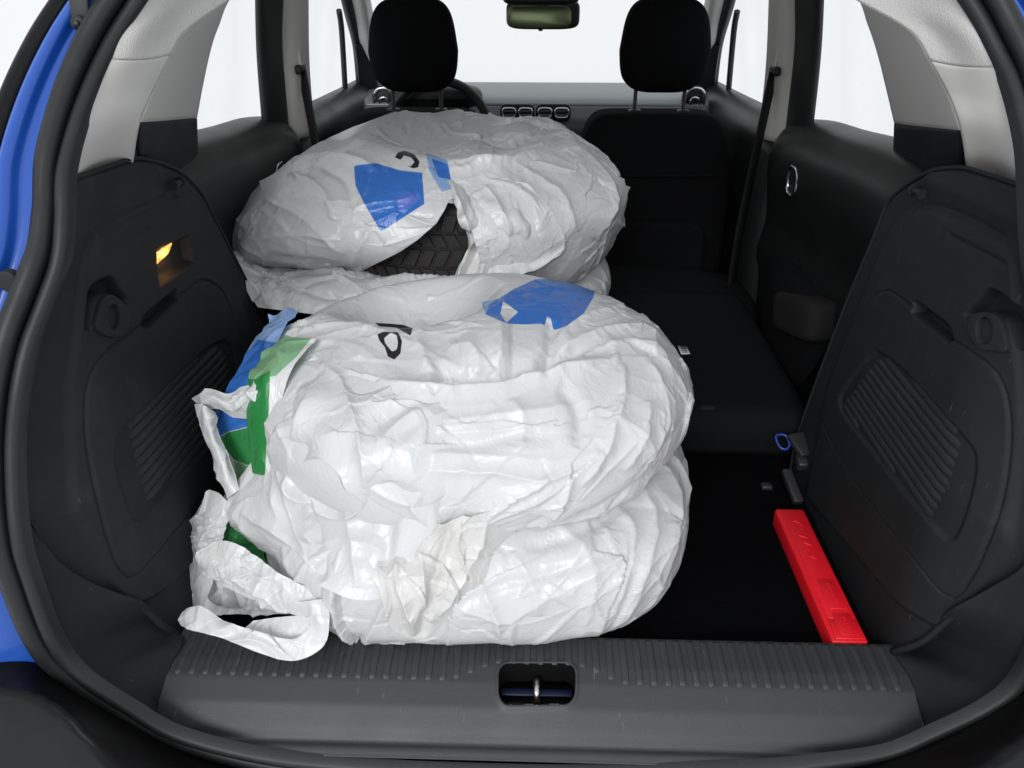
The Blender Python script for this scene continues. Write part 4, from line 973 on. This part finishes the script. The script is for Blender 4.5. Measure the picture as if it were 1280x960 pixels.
GROUP = 'tyres wrapped in white plastic bags'
def gfaces(nu, nv):
    i = np.arange(nu * nv).reshape(nv, nu)
    return np.stack([i[:-1, :-1], i[:-1, 1:], i[1:, 1:], i[1:, :-1]], -1).reshape(-1, 4)
def patch(name, rows, nu, nv, parent, seed, amps, folds=(), prints=None, curl=0):
    G = loft_pts([[aY(*p) for p in r] for r in rows], nu, nv).reshape(-1, 3); Q = gfaces(nu, nv)
    T = np.vstack([Q[:, [0, 1, 2]], Q[:, [0, 2, 3]]])
    N = vnorm(G, T); sg = np.sign((N * (CAM - G)).sum(1)); N = N * sg[:, None]
    # loose ragged rim
    V = crumple(G, N, seed, amps)
    if folds: V = px_fold(V, N, folds)
    return film_mesh(name, V, T, parent, prints, facing=False)
def bag(shape, seed, amps, folds):
    Fc = ICO[1]; V = crumple(shape, vnorm(shape, Fc), seed, amps)
    return px_fold(V, vnorm(shape, Fc), folds) if folds else V
FINE = [(-.090, .0027, (1, .3, .6), 2.0), (-.045, .0010, (.3, .4, 1), 2.0)]


def R3(v): return [Vector(p) for p in v]
# ---- front stack, lower bag
sh = tyre_bag_shape((-.095, 1.105, .826), Rth([(-180, .345), (-150, .37), (-120, .402), (-90, .362), (-72, .372), (-54, .410), (-38, .395), (-20, .362), (0, .350), (45, .33), (90, .31), (135, .33)]), .118, (0, 0), .03, .17, p=.30)
V = bag(sh, 11, [(.14, .006, (.3, -.2, 1), 2.2), (-.15, .008, (.5, 0, 1), 2.4)] + FINE,
    [([(815, 572), (842, 600), (848, 650), (830, 720), (792, 788)], 7, 7, 'r'), ([(800, 600), (818, 655), (802, 725), (772, 790)], 9, 7, 'r'), ([(760, 620), (790, 660), (780, 730), (745, 795)], 8, 6, 'r'),
     ([(690, 650), (735, 690), (742, 740), (725, 800)], 10, 6, 'r'), ([(640, 690), (665, 730), (672, 770)], 9, 6, 'r'), ([(600, 730), (617, 765), (627, 800)], 7, 7, 'r'), ([(560, 770), (620, 735), (700, 715), (760, 690)], 8, -5, 's'), ([(655, 688), (720, 668), (790, 625)], 10, -6, 's')])
b_low = thing('bagged_tyre', 'creased white plastic bag on the boot floor, lowest of the front pair', 'bag', (-.105, 1.105, .72), GROUP)
film_mesh('bag_film', V, ICO[1], b_low)
# ---- front stack, upper bag
sh = tyre_bag_shape((-.090, 1.080, .992), Rth([(-180, .345), (-150, .345), (-120, .330), (-90, .312), (-60, .325), (-30, .338), (0, .338), (45, .325), (90, .30), (135, .32)]), .134, (0, 0), .09, .12, (-.10, .08), p=.42)
V = bag(sh, 23, [(.17, .007, (1, .2, -.3), 1.8), (-.17, .009, (1, -.3, .5), 2.2)] + FINE,
    [([(470, 478), (545, 488), (610, 484), (668, 473), (726, 459), (776, 450)], 10, 15, 'r'), ([(545, 468), (640, 462), (695, 446), (760, 432)], 12, -15, 's'), ([(575, 430), (640, 428)], 42, 10, 's'), ([(595, 654), (640, 624), (686, 598)], 7, 9, 'r'), ([(852, 565), (800, 612), (730, 652), (660, 682), (600, 692)], 10, -10, 's'), ([(777, 455), (779, 485), (773, 522)], 6, 8, 'r'), ([(688, 427), (731, 396), (775, 382), (800, 372)], 7, 7, 'r'), ([(690, 442), (740, 418), (800, 408), (836, 432)], 7, 8, 'r'),
     ([(690, 462), (752, 434), (815, 432), (842, 470)], 8, 8, 'r'), ([(800, 440), (825, 480), (832, 530), (815, 570)], 8, 6, 'r'), ([(400, 456), (425, 475), (438, 510), (450, 548)], 7, 7, 'r'), ([(530, 588), (612, 590), (685, 598), (752, 566)], 8, 9, 'r'),
     ([(520, 545), (585, 555), (640, 540), (700, 545)], 14, -9, 's'), ([(455, 515), (520, 528), (600, 522), (680, 512), (740, 500)], 9, 4, 'r'), ([(470, 575), (540, 566), (620, 570), (700, 575), (770, 560)], 9, 4, 'r'), ([(770, 520), (758, 560), (725, 610)], 9, 8, 'r'), ([(810, 500), (805, 545), (780, 590)], 9, 7, 'r'), ([(640, 500), (655, 530), (650, 565)], 10, 6, 'r'), ([(700, 480), (725, 520), (722, 560)], 10, -7, 's'), ([(560, 430), (590, 440), (600, 465)], 8, 6, 'r'), ([(627, 400), (625, 440), (622, 470)], 6, 7, 'r'), ([(690, 400), (688, 440), (675, 470)], 9, -12, 's'), ([(540, 470), (600, 476), (650, 470)], 12, -10, 's'), ([(530, 400), (524, 430), (540, 465)], 9, 8, 'r')])
b_mid = thing('bagged_tyre', 'bulging white plastic bag with a blue print stacked on the lower front bag', 'bag', (-.09, 1.085, .93), GROUP)
film_mesh('bag_film', V, ICO[1], b_mid, dict(
    blue=[('add', [(612, 380), (640, 362), (668, 349), (748, 343), (742, 372), (730, 392), (708, 408), (694, 413), (688, 410), (676, 405), (655, 406), (634, 405), (606, 393)]), ('cut', [(629, 377), (647, 390), (633, 403), (626, 392)]), ('cut', [(684, 396), (681, 409), (692, 416), (688, 398)])],
    pale_blue=[('add', [(601, 377), (628, 372), (606, 393)]), ('add', [(634, 405), (668, 393), (666, 405)]), ('add', [(722, 345), (748, 343), (742, 372), (718, 370)])],
    violet_sheen=[('add', [(710, 388), (738, 366), (742, 372), (720, 395), (702, 400)]), ('add', [(652, 365), (668, 358), (664, 375), (672, 385), (655, 380)])],  # violet reflections painted over the blue print
    black=[('add', [(471, 418), (479, 414), (498, 415), (503, 426), (501, 442), (493, 450), (484.5, 446), (480.5, 434), (474, 426)]), ('cut', [(480.5, 423), (487, 417.5), (495.5, 419), (497, 429), (495.5, 437), (490, 439), (486, 434), (482, 429)]), ('add', [(467, 403), (474, 408.5), (495, 410), (514, 420.5), (516, 410), (503.5, 405.5), (484.5, 404)])],
    cream=[('add', [(700, 420), (760, 388), (775, 360), (786, 358), (782, 380), (740, 408), (704, 430)])]), N=vnorm(sh, ICO[1]))
# ---- rear stack
sh = tyre_bag_shape((-.165, 1.73, .92), Rth([(0, .350), (90, .33), (180, .38), (-90, .33), (-135, .37)]), .108, (0, 0), .03, .17)
V = bag(sh, 37, [(.11, .008, (1, .2, .2), 2.0), (.06, .003, None, 1)] + FINE, [])
b_rl = thing('bagged_tyre', 'white plastic bag round a tyre mostly hidden under the torn bag', 'bag', (-.165, 1.73, .82), GROUP)
film_mesh('bag_film', V, ICO[1], b_rl)
sh = tyre_bag_shape((-.180, 1.70, 1.148), Rth([(-180, .45), (-165, .49), (-148, .485), (-125, .39), (-90, .338), (-60, .35), (-30, .375), (0, .385), (45, .37), (90, .36), (135, .40)]), .132, (math.radians(4.0), 0), .06, .19, (.02, .05), p=.50, droop=.055, hang=.07)
V = bag(sh, 41, [(.18, .009, (1, -.3, 0), 1.8), (-.17, .009, (.5, -1, .2), 2.2), (-.10, .007, (1, -.6, .2), 2.0), (-.055, .0030, (.4, .8, .3), 2.0)] + FINE,
    [([(560, 200), (575, 215), (600, 208), (640, 205)], 8, 10, 'r'), ([(560, 205), (640, 204), (690, 172), (735, 165)], 10, 16, 'r'), ([(600, 180), (650, 178), (690, 158)], 16, -14, 's'), ([(700, 170), (745, 205), (770, 250), (745, 300)], 9, 9, 'r'), ([(600, 220), (660, 245), (690, 300)], 9, 6, 'r'), ([(640, 205), (700, 240), (720, 290)], 8, 6, 'r'),
     ([(345, 205), (400, 195), (440, 200), (475, 215)], 12, 13, 'r'), ([(300, 275), (360, 250), (420, 255), (450, 240)], 10, 6, 'r'), ([(330, 320), (400, 330), (440, 338)], 8, -5, 's'), ([(440, 338), (448, 310), (470, 280)], 7, 6, 'r'), ([(540, 150), (560, 175), (590, 190)], 10, 8, 'r'), ([(360, 215), (400, 235), (420, 275)], 8, 7, 'r'), ([(330, 250), (380, 275), (430, 320)], 9, 7, 'r'), ([(310, 300), (370, 295), (425, 300)], 8, 6, 'r'), ([(395, 205), (430, 225), (440, 260)], 8, -6, 's')])
TEAR = [(566, 240), (556, 262), (545, 280), (522, 300), (500, 315), (470, 330), (445, 342), (452, 362), (500, 362), (560, 362), (590, 362), (600, 330), (598, 318), (590, 290), (576, 270), (568, 255)]
b_ru = thing('bagged_tyre', 'torn white plastic bag showing tyre tread, on top of the rear pair', 'bag', (-.18, 1.70, 1.02), GROUP)
film_mesh('bag_film', V, ICO[1], b_ru, dict(
    blue=[('add', [(442, 207), (470, 204), (500, 213), (528, 216), (531, 255), (500, 275), (476, 290), (455, 255), (444, 232)]), ('add', [(538, 197), (560, 205), (564, 225), (548, 222)])],
    violet_sheen=[('add', [(488, 244), (520, 236), (534, 252), (500, 268)])], pale_blue=[('add', [(444, 206), (470, 203), (500, 212), (528, 215), (529, 221), (500, 219), (470, 211), (446, 214)]), ('add', [(532, 190), (560, 200), (566, 236), (552, 240), (536, 214)])],  # the violet area is a reflection put into the film colour
    black=[('add', [(493, 197), (497, 190), (506, 188), (518, 192.5), (525, 202), (523, 209.5), (516, 211), (508, 207), (500, 200)]), ('cut', [(502, 199), (505, 194.7), (513.5, 197), (517.6, 202.5), (513.5, 207.3), (506.5, 205.5)])]), holes=[TEAR], N=vnorm(sh, ICO[1]))

# ---- loose film lying on the bags: lifted off the bag surface, or at a given depth where it hangs free
allV = []; allF = []; o_ = 0
for v, f in SHAPES: allV.append(v); allF.append(f + o_); o_ += len(v)
BVH = BVHTree.FromPolygons(np.vstack(allV).tolist(), np.vstack(allF).tolist())
def on_bag(px, py, lift=.014, Y=None):
    d = ray(px, py); d = d / np.linalg.norm(d)
    if Y is None:
        h = BVH.ray_cast(Vector(CAM), Vector(d))
        if h[0] is None or h[3] > 2.6: return aY(px, py, .757)
        return CAM + d * (h[3] - lift)
    return aY(px, py, Y)
def sheet(name, rows, nu, nv, parent, seed, amps, folds=(), prints=None, lift=.014):
    rr = []
    for r in rows: rr.append([on_bag(p[0], p[1], lift if len(p) < 4 else p[3], p[2] if len(p) > 2 else None) for p in r])
    G = loft_pts(rr, nu, nv).reshape(-1, 3); Q = gfaces(nu, nv); T = np.vstack([Q[:, [0, 1, 2]], Q[:, [0, 2, 3]]])
    N = vnorm(G, T); N = N * np.sign((N * (CAM - G)).sum(1))[:, None]
    V = crumple(G, N, seed, amps)
    if folds: V = px_fold(V, N, folds)
    return film_mesh(name, V, T, parent, prints, facing=False)
SH = [(.09, .008, None, 1), (-.06, .006, None, 1)] + FINE
VERT = [(.08, .009, (.25, 0, 1), 2.6), (-.06, .005, (.2, 0, 1), 2.8)] + FINE
# big sheet down the front left of the upper front bag
sheet('loose_sheet', [[(342, 462, 1.01), (385, 446, None, -.012), (440, 462, None, -.012), (520, 478, None, -.012), (600, 486, None, -.02)],
    [(334, 515, .955), (372, 520), (440, 530), (530, 535, None, .006), (620, 535, None, -.022)],
    [(322, 575, .915), (358, 585, .87), (430, 590, None, .016), (530, 590, None, .010), (640, 590, None, -.022)],
    [(270, 632, .905), (320, 645, .85), (420, 650, None, .018), (520, 652, None, .012), (625, 655, None, -.024)],
    [(302, 668, .87), (350, 702, .815), (402, 733, None, .020), (465, 750, None, .018), (560, 712, None, -.02)]], 260, 260, b_mid, 51, VERT,
    [([(368, 607), (390, 661), (402, 725)], 8, -12, 's'), ([(345, 560), (365, 640), (395, 715)], 7, 8, 'r'), ([(400, 456), (425, 475), (438, 510), (450, 548), (462, 620)], 7, 9, 'r'), ([(430, 600), (440, 660), (448, 735)], 9, 8, 'r'), ([(490, 600), (485, 660), (478, 730)], 10, -9, 's'), ([(365, 480), (352, 530), (345, 580)], 9, -9, 's'), ([(300, 640), (350, 670), (400, 712)], 6, 7, 'r')])
# left flank: blue, green and white film bunched against the side
sheet('blue_fold', [[(338, 396, 1.14), (352, 391, 1.13), (374, 386, 1.12)], [(318, 425, 1.08), (334, 422, 1.06), (352, 420, 1.05)], [(302, 455, 1.02), (318, 455, 1.00), (332, 452, 1.0)], [(280, 492, .975), (298, 495, .96), (314, 490, .965)]], 90, 120, b_mid, 61, [(.05, .006, (0, -.5, 1), 2.2)] + FINE,
    prints=dict(pale_blue=[('add', [(300, 370), (400, 370), (352, 425), (330, 440), (305, 440)])], blue=[('add', [(260, 520), (292, 440), (312, 437), (322, 424), (345, 428), (330, 520)])]))
sheet('green_band', [[(346, 424, 1.03), (368, 420, 1.01), (396, 424, 1.0)], [(316, 462, .965), (338, 455, .945), (366, 460, .935)], [(310, 515, .925), (326, 512, .905), (350, 512, .90)], [(314, 590, .90), (326, 594, .88), (342, 590, .875)]], 70, 150, b_mid, 62, [(.05, .004, (0, 0, 1), 2)] + FINE,
    prints=dict(pale_green=[('add', [(300, 410), (400, 410), (372, 445), (345, 470), (300, 478)])], green=[('add', [(290, 470), (318, 474), (338, 462), (336, 520), (330, 620), (290, 620)])]))
sheet('inner_fold', [[(262, 512, .985), (290, 515, .965), (325, 520, .955)], [(268, 545, .965), (295, 545, .955), (325, 550, .945)], [(280, 590, .945), (300, 590, .94), (330, 590, .93)], [(290, 625, .925), (305, 622, .92), (330, 615, .91)]], 80, 80, b_mid, 63, [(.045, .004, None, 1)] + FINE,
    prints=dict(blue=[('add', [(255, 505), (330, 505), (318, 532), (285, 540), (272, 548), (262, 530)])], green=[('add', [(272, 548), (285, 540), (318, 532), (335, 525), (335, 575), (310, 582), (292, 575)])], pale_green=[('add', [(292, 575), (310, 582), (335, 575), (335, 600), (295, 602)])]))
sheet('collar_fold', [[(243, 500, .965), (262, 487, .955), (286, 492, .945), (318, 476, .94)], [(246, 508, .945), (265, 498, .935), (290, 508, .925), (322, 492, .92)], [(256, 516, .955), (272, 512, .945), (294, 522, .935), (322, 524, .93)]], 90, 60, b_mid, 64, [(.035, .005, (1, 0, .3), 2), (-.03, .005, (1, 0, .3), 2)] + FINE)
sheet('collar_fold', [[(243, 505, .95), (254, 506, .935), (267, 515, .945)], [(255, 545, .935), (264, 545, .92), (275, 545, .93)], [(272, 590, .915), (281, 590, .90), (290, 588, .91)], [(282, 625, .90), (292, 618, .885), (300, 612, .89)]], 50, 120, b_mid, 65, [(.035, .004, (.3, 0, 1), 2.4), (-.03, .005, (.3, 0, 1), 2.4)] + FINE)
# loose film and handles of the lower front bag
sheet('loose_sheet', [[(262, 612, .915), (276, 618, .895), (292, 635, .88)], [(240, 652, .90), (258, 660, .875), (278, 675, .86)], [(220, 708, .885), (242, 712, .86), (268, 722, .84)], [(213, 745, .865), (235, 752, .84), (264, 752, .82)], [(228, 771, .83), (262, 769, .81), (310, 766, .79)]], 120, 140, b_low, 71, [(.05, .006, (.3, 0, 1), 2.2), (-.045, .006, (.3, 0, 1), 2.4), (-.03, .003, None, 1)] + FINE)
sheet('green_film', [[(278, 640, .90), (300, 645, .885), (330, 660, .87)], [(280, 672, .885), (302, 680, .87), (330, 690, .855)], [(285, 700, .87), (306, 706, .855), (335, 712, .84)]], 60, 60, b_low, 72, [(.03, .004, (0, 0, 1), 2)] + FINE, prints=dict(green=[('add', [(270, 630), (340, 630), (340, 720), (320, 700), (270, 700)])]))
sheet('handle_band', [[(252, 684, .835), (275, 676, .83), (300, 682, .815), (345, 712, .785), (405, 746, .755)], [(244, 696, .826), (264, 702, .812), (286, 716, .793), (338, 738, .770), (398, 760, .748)], [(254, 712, .825), (274, 728, .80), (300, 745, .78), (340, 760, .765), (384, 770, .752)]], 150, 70, b_low, 73, [(.06, .005, (1, 0, -.6), 3.0), (-.035, .005, (1, 0, -.6), 3.2), (-.03, .0015, (.4, 0, 1), 1.5)] + FINE, prints=dict(cream=[('add', [(240, 670), (290, 670), (280, 700), (250, 712)])]))
sheet('handle_loop', [[(372, 752, .752), (384, 770, .738), (386, 786, .728), (362, 800, .722), (318, 788, .727), (278, 776, .738), (250, 757, .756), (228, 768, .768)],
    [(392, 750, .746), (400, 772, .731), (396, 800, .717), (364, 811, .712), (318, 800, .717), (275, 785, .727), (245, 770, .746), (222, 775, .762)],
    [(408, 748, .748), (412, 776, .730), (404, 808, .712), (368, 826, .700), (322, 815, .708), (276, 797, .718), (240, 787, .735), (224, 782, .758)]], 190, 50, b_low, 74, [(.05, .004, (1, 0, -.2), 3.0), (-.03, .005, (1, 0, -.3), 3.2), (-.03, .0015, (.4, 0, 1), 1.5)] + FINE)
sheet('loose_sheet', [[(250, 690, .87), (296, 708, .845), (350, 738, .81), (395, 752, .79)], [(244, 728, .855), (286, 744, .835), (328, 758, .81), (372, 766, .79)], [(232, 766, .835), (270, 769, .82), (300, 768, .805), (330, 768, .80)]], 110, 80, b_low, 78, [(.05, .006, (.6, 0, -1), 2.4), (-.04, .005, (.5, 0, 1), 2.2)] + FINE)
sheet('loop_film', [[(316, 776, .752), (345, 772, .756), (385, 768, .752)], [(305, 790, .742), (345, 790, .740), (386, 790, .738)], [(330, 806, .730), (350, 808, .728), (372, 808, .728)]], 60, 50, b_low, 75, [(.03, .003, None, 1)] + FINE)
# the gathered cream handle hanging down the front of the lower bag
sheet('gathered_handle', [[(452, 706, None, .020), (505, 668, None, .012), (560, 650, None, .014), (605, 640, None, .012), (655, 636, None, -.01)], [(468, 728, None, .026), (510, 705, None, .026), (555, 700, None, .024), (600, 690, None, .020), (640, 675, None, -.008)], [(478, 756, None, .026), (512, 745, None, .034), (545, 740, None, .026), (580, 730, None, .014), (618, 712, None, -.008)], [(488, 786, None, .014), (508, 796, None, .022), (530, 798, None, .020), (556, 776, None, .004), (594, 745, None, -.010)]], 170, 150, b_low, 77, [(.06, .007, (.35, 0, 1), 2.6), (-.05, .006, (.2, 0, 1), 2.8)] + FINE,
    folds=[([(500, 668), (498, 720), (520, 795)], 6, 10, 'r'), ([(560, 655), (545, 720), (525, 795)], 7, -10, 's'), ([(610, 648), (590, 700), (548, 770)], 7, 9, 'r'), ([(530, 665), (528, 715), (538, 780)], 6, 8, 'r')],
    prints=dict(cream=[('add', [(455, 640), (660, 625), (640, 720), (600, 760), (540, 810), (470, 800)])]))
# torn bag: flap right of the tear and the lower lip
sheet('torn_flap', [[(540, 192), (560, 196), (590, 210), (625, 222), (660, 230)], [(562, 235, None, .03), (590, 240), (615, 250), (650, 258), (690, 265)], [(572, 275, None, .03), (600, 280), (630, 285), (665, 290), (705, 295)], [(588, 308, 1.40), (612, 312, 1.39), (640, 318, 1.39), (668, 322, 1.40), (700, 318, 1.42)], [(566, 350, 1.365), (592, 352, 1.36), (622, 352, 1.36), (645, 348, 1.37), (668, 338, 1.38)], [(540, 405, 1.33), (560, 398, 1.33), (585, 385, 1.335), (605, 375, 1.345), (622, 362, 1.355)]], 190, 230, b_ru, 81, [(.07, .009, (.4, -.4, 1), 2.4), (.04, .004, (.2, 0, 1), 2)] + FINE,
    folds=[([(558, 196), (568, 245), (590, 300), (574, 345), (548, 398)], 7, 10, 'r'), ([(575, 215), (598, 260), (618, 310), (600, 365)], 8, -9, 's'), ([(600, 225), (630, 270), (640, 320)], 8, 7, 'r'), ([(640, 240), (665, 275), (668, 315)], 9, -7, 's')],
    prints=dict(cream=[('add', [(545, 185), (600, 200), (610, 300), (600, 360), (545, 410), (530, 400), (570, 340), (570, 300), (555, 250)])]))
sheet('lower_lip', [[(296, 312, 1.50), (345, 332, 1.47), (430, 340, 1.45), (510, 348, 1.42), (592, 347, 1.41)], [(284, 328, 1.38), (338, 348, 1.385), (430, 352, 1.39), (510, 350, 1.39), (592, 350, 1.388)], [(300, 350, 1.33), (355, 366, 1.345), (440, 372, 1.35), (510, 370, 1.35), (588, 366, 1.35)], [(322, 384, 1.32), (385, 392, 1.325), (460, 400, 1.325), (510, 404, 1.325), (556, 406, 1.325)]], 200, 90, b_ru, 82, [(.07, .008, (1, 0, -.2), 2.0), (-.06, .008, (1, 0, .3), 1.8), (-.035, .003, None, 1)] + FINE,
    folds=[([(290, 335), (320, 350), (335, 385)], 6, 7, 'r'), ([(350, 352), (420, 372), (500, 378)], 9, -8, 's'), ([(500, 352), (515, 375), (540, 400)], 6, 6, 'r')])

# ================================================================= tyre showing through the tear
tyre = thing('tyre', 'black tyre with blocky tread showing through the tear in a white bag', 'tyre', (-.18, 1.70, 1.03))
tc_ = np.array([-.18, 1.703, 1.088]); TR = .308; TW = .100
prof_ = [(.20, -.085), (.225, -.098), (.26, -.100), (.285, -.094), (.298, -.082), (.302, -.04), (.303, 0), (.302, .04), (.298, .082), (.285, .094), (.26, .100), (.225, .098), (.20, .085), (.195, .0)]
na = 120; V_ = []
for a in np.linspace(0, 2 * math.pi, na, endpoint=False):
    for r, z in prof_: V_.append(tc_ + np.array([r * math.cos(a), r * math.sin(a), z]))
m_ = len(prof_); F_ = [(i * m_ + k, ((i + 1) % na) * m_ + k, ((i + 1) % na) * m_ + (k + 1) % m_, i * m_ + (k + 1) % m_) for i in range(na) for k in range(m_)]
carcass = mesh('carcass', V_, F_, 'tyre_rubber', tyre)
def block(dz0, dz1, da, skew):
    """tread block about angle 0, between heights, skewed"""
    V = []; n = 4
    for rr, sh in ((.300, 0), (.3085, .0012)):
        for (z, zo) in ((dz0 + sh, 0), (dz1 - sh, 1)):
            for k in range(n + 1):
                a = -da / 2 + da * k / n; a = a * (1 - sh / .008) + skew * (zo - .5)
                V.append((rr * math.cos(a), rr * math.sin(a), z))
    q = n + 1; F = []
    for k in range(n): F.append((2 * q + k, 2 * q + k + 1, 3 * q + k + 1, 3 * q + k)); F += [(k, k + 1, 2 * q + k + 1, 2 * q + k), (q + k + 1, q + k, 3 * q + k, 3 * q + k + 1)]
    F += [(0, 2 * q, 3 * q, q), (n, q + n, 3 * q + n, 2 * q + n)]
    me = bpy.data.meshes.new('tread_block'); me.from_pydata(V, [], F); me.update(); me.materials.append(MATS['tyre_rubber']); return me
rows_ = [(-.084, -.052, .105, .03), (-.047, -.022, .085, -.04), (-.017, .017, .092, .05), (.022, .047, .085, -.04), (.052, .084, .105, .03)]
for ri, (z0, z1, da, sk) in enumerate(rows_):
    me_ = block(z0, z1, da * .86, sk)
    nb = int(1.25 / da)
    for k in range(nb):
        a = math.radians(-90) + (k - nb / 2) * da + (.03 * ri)
        o = bpy.data.objects.new('tread_block', me_); COL.objects.link(o); o.parent = carcass; o.location = tuple(tc_); o.rotation_euler = (0, 0, a)
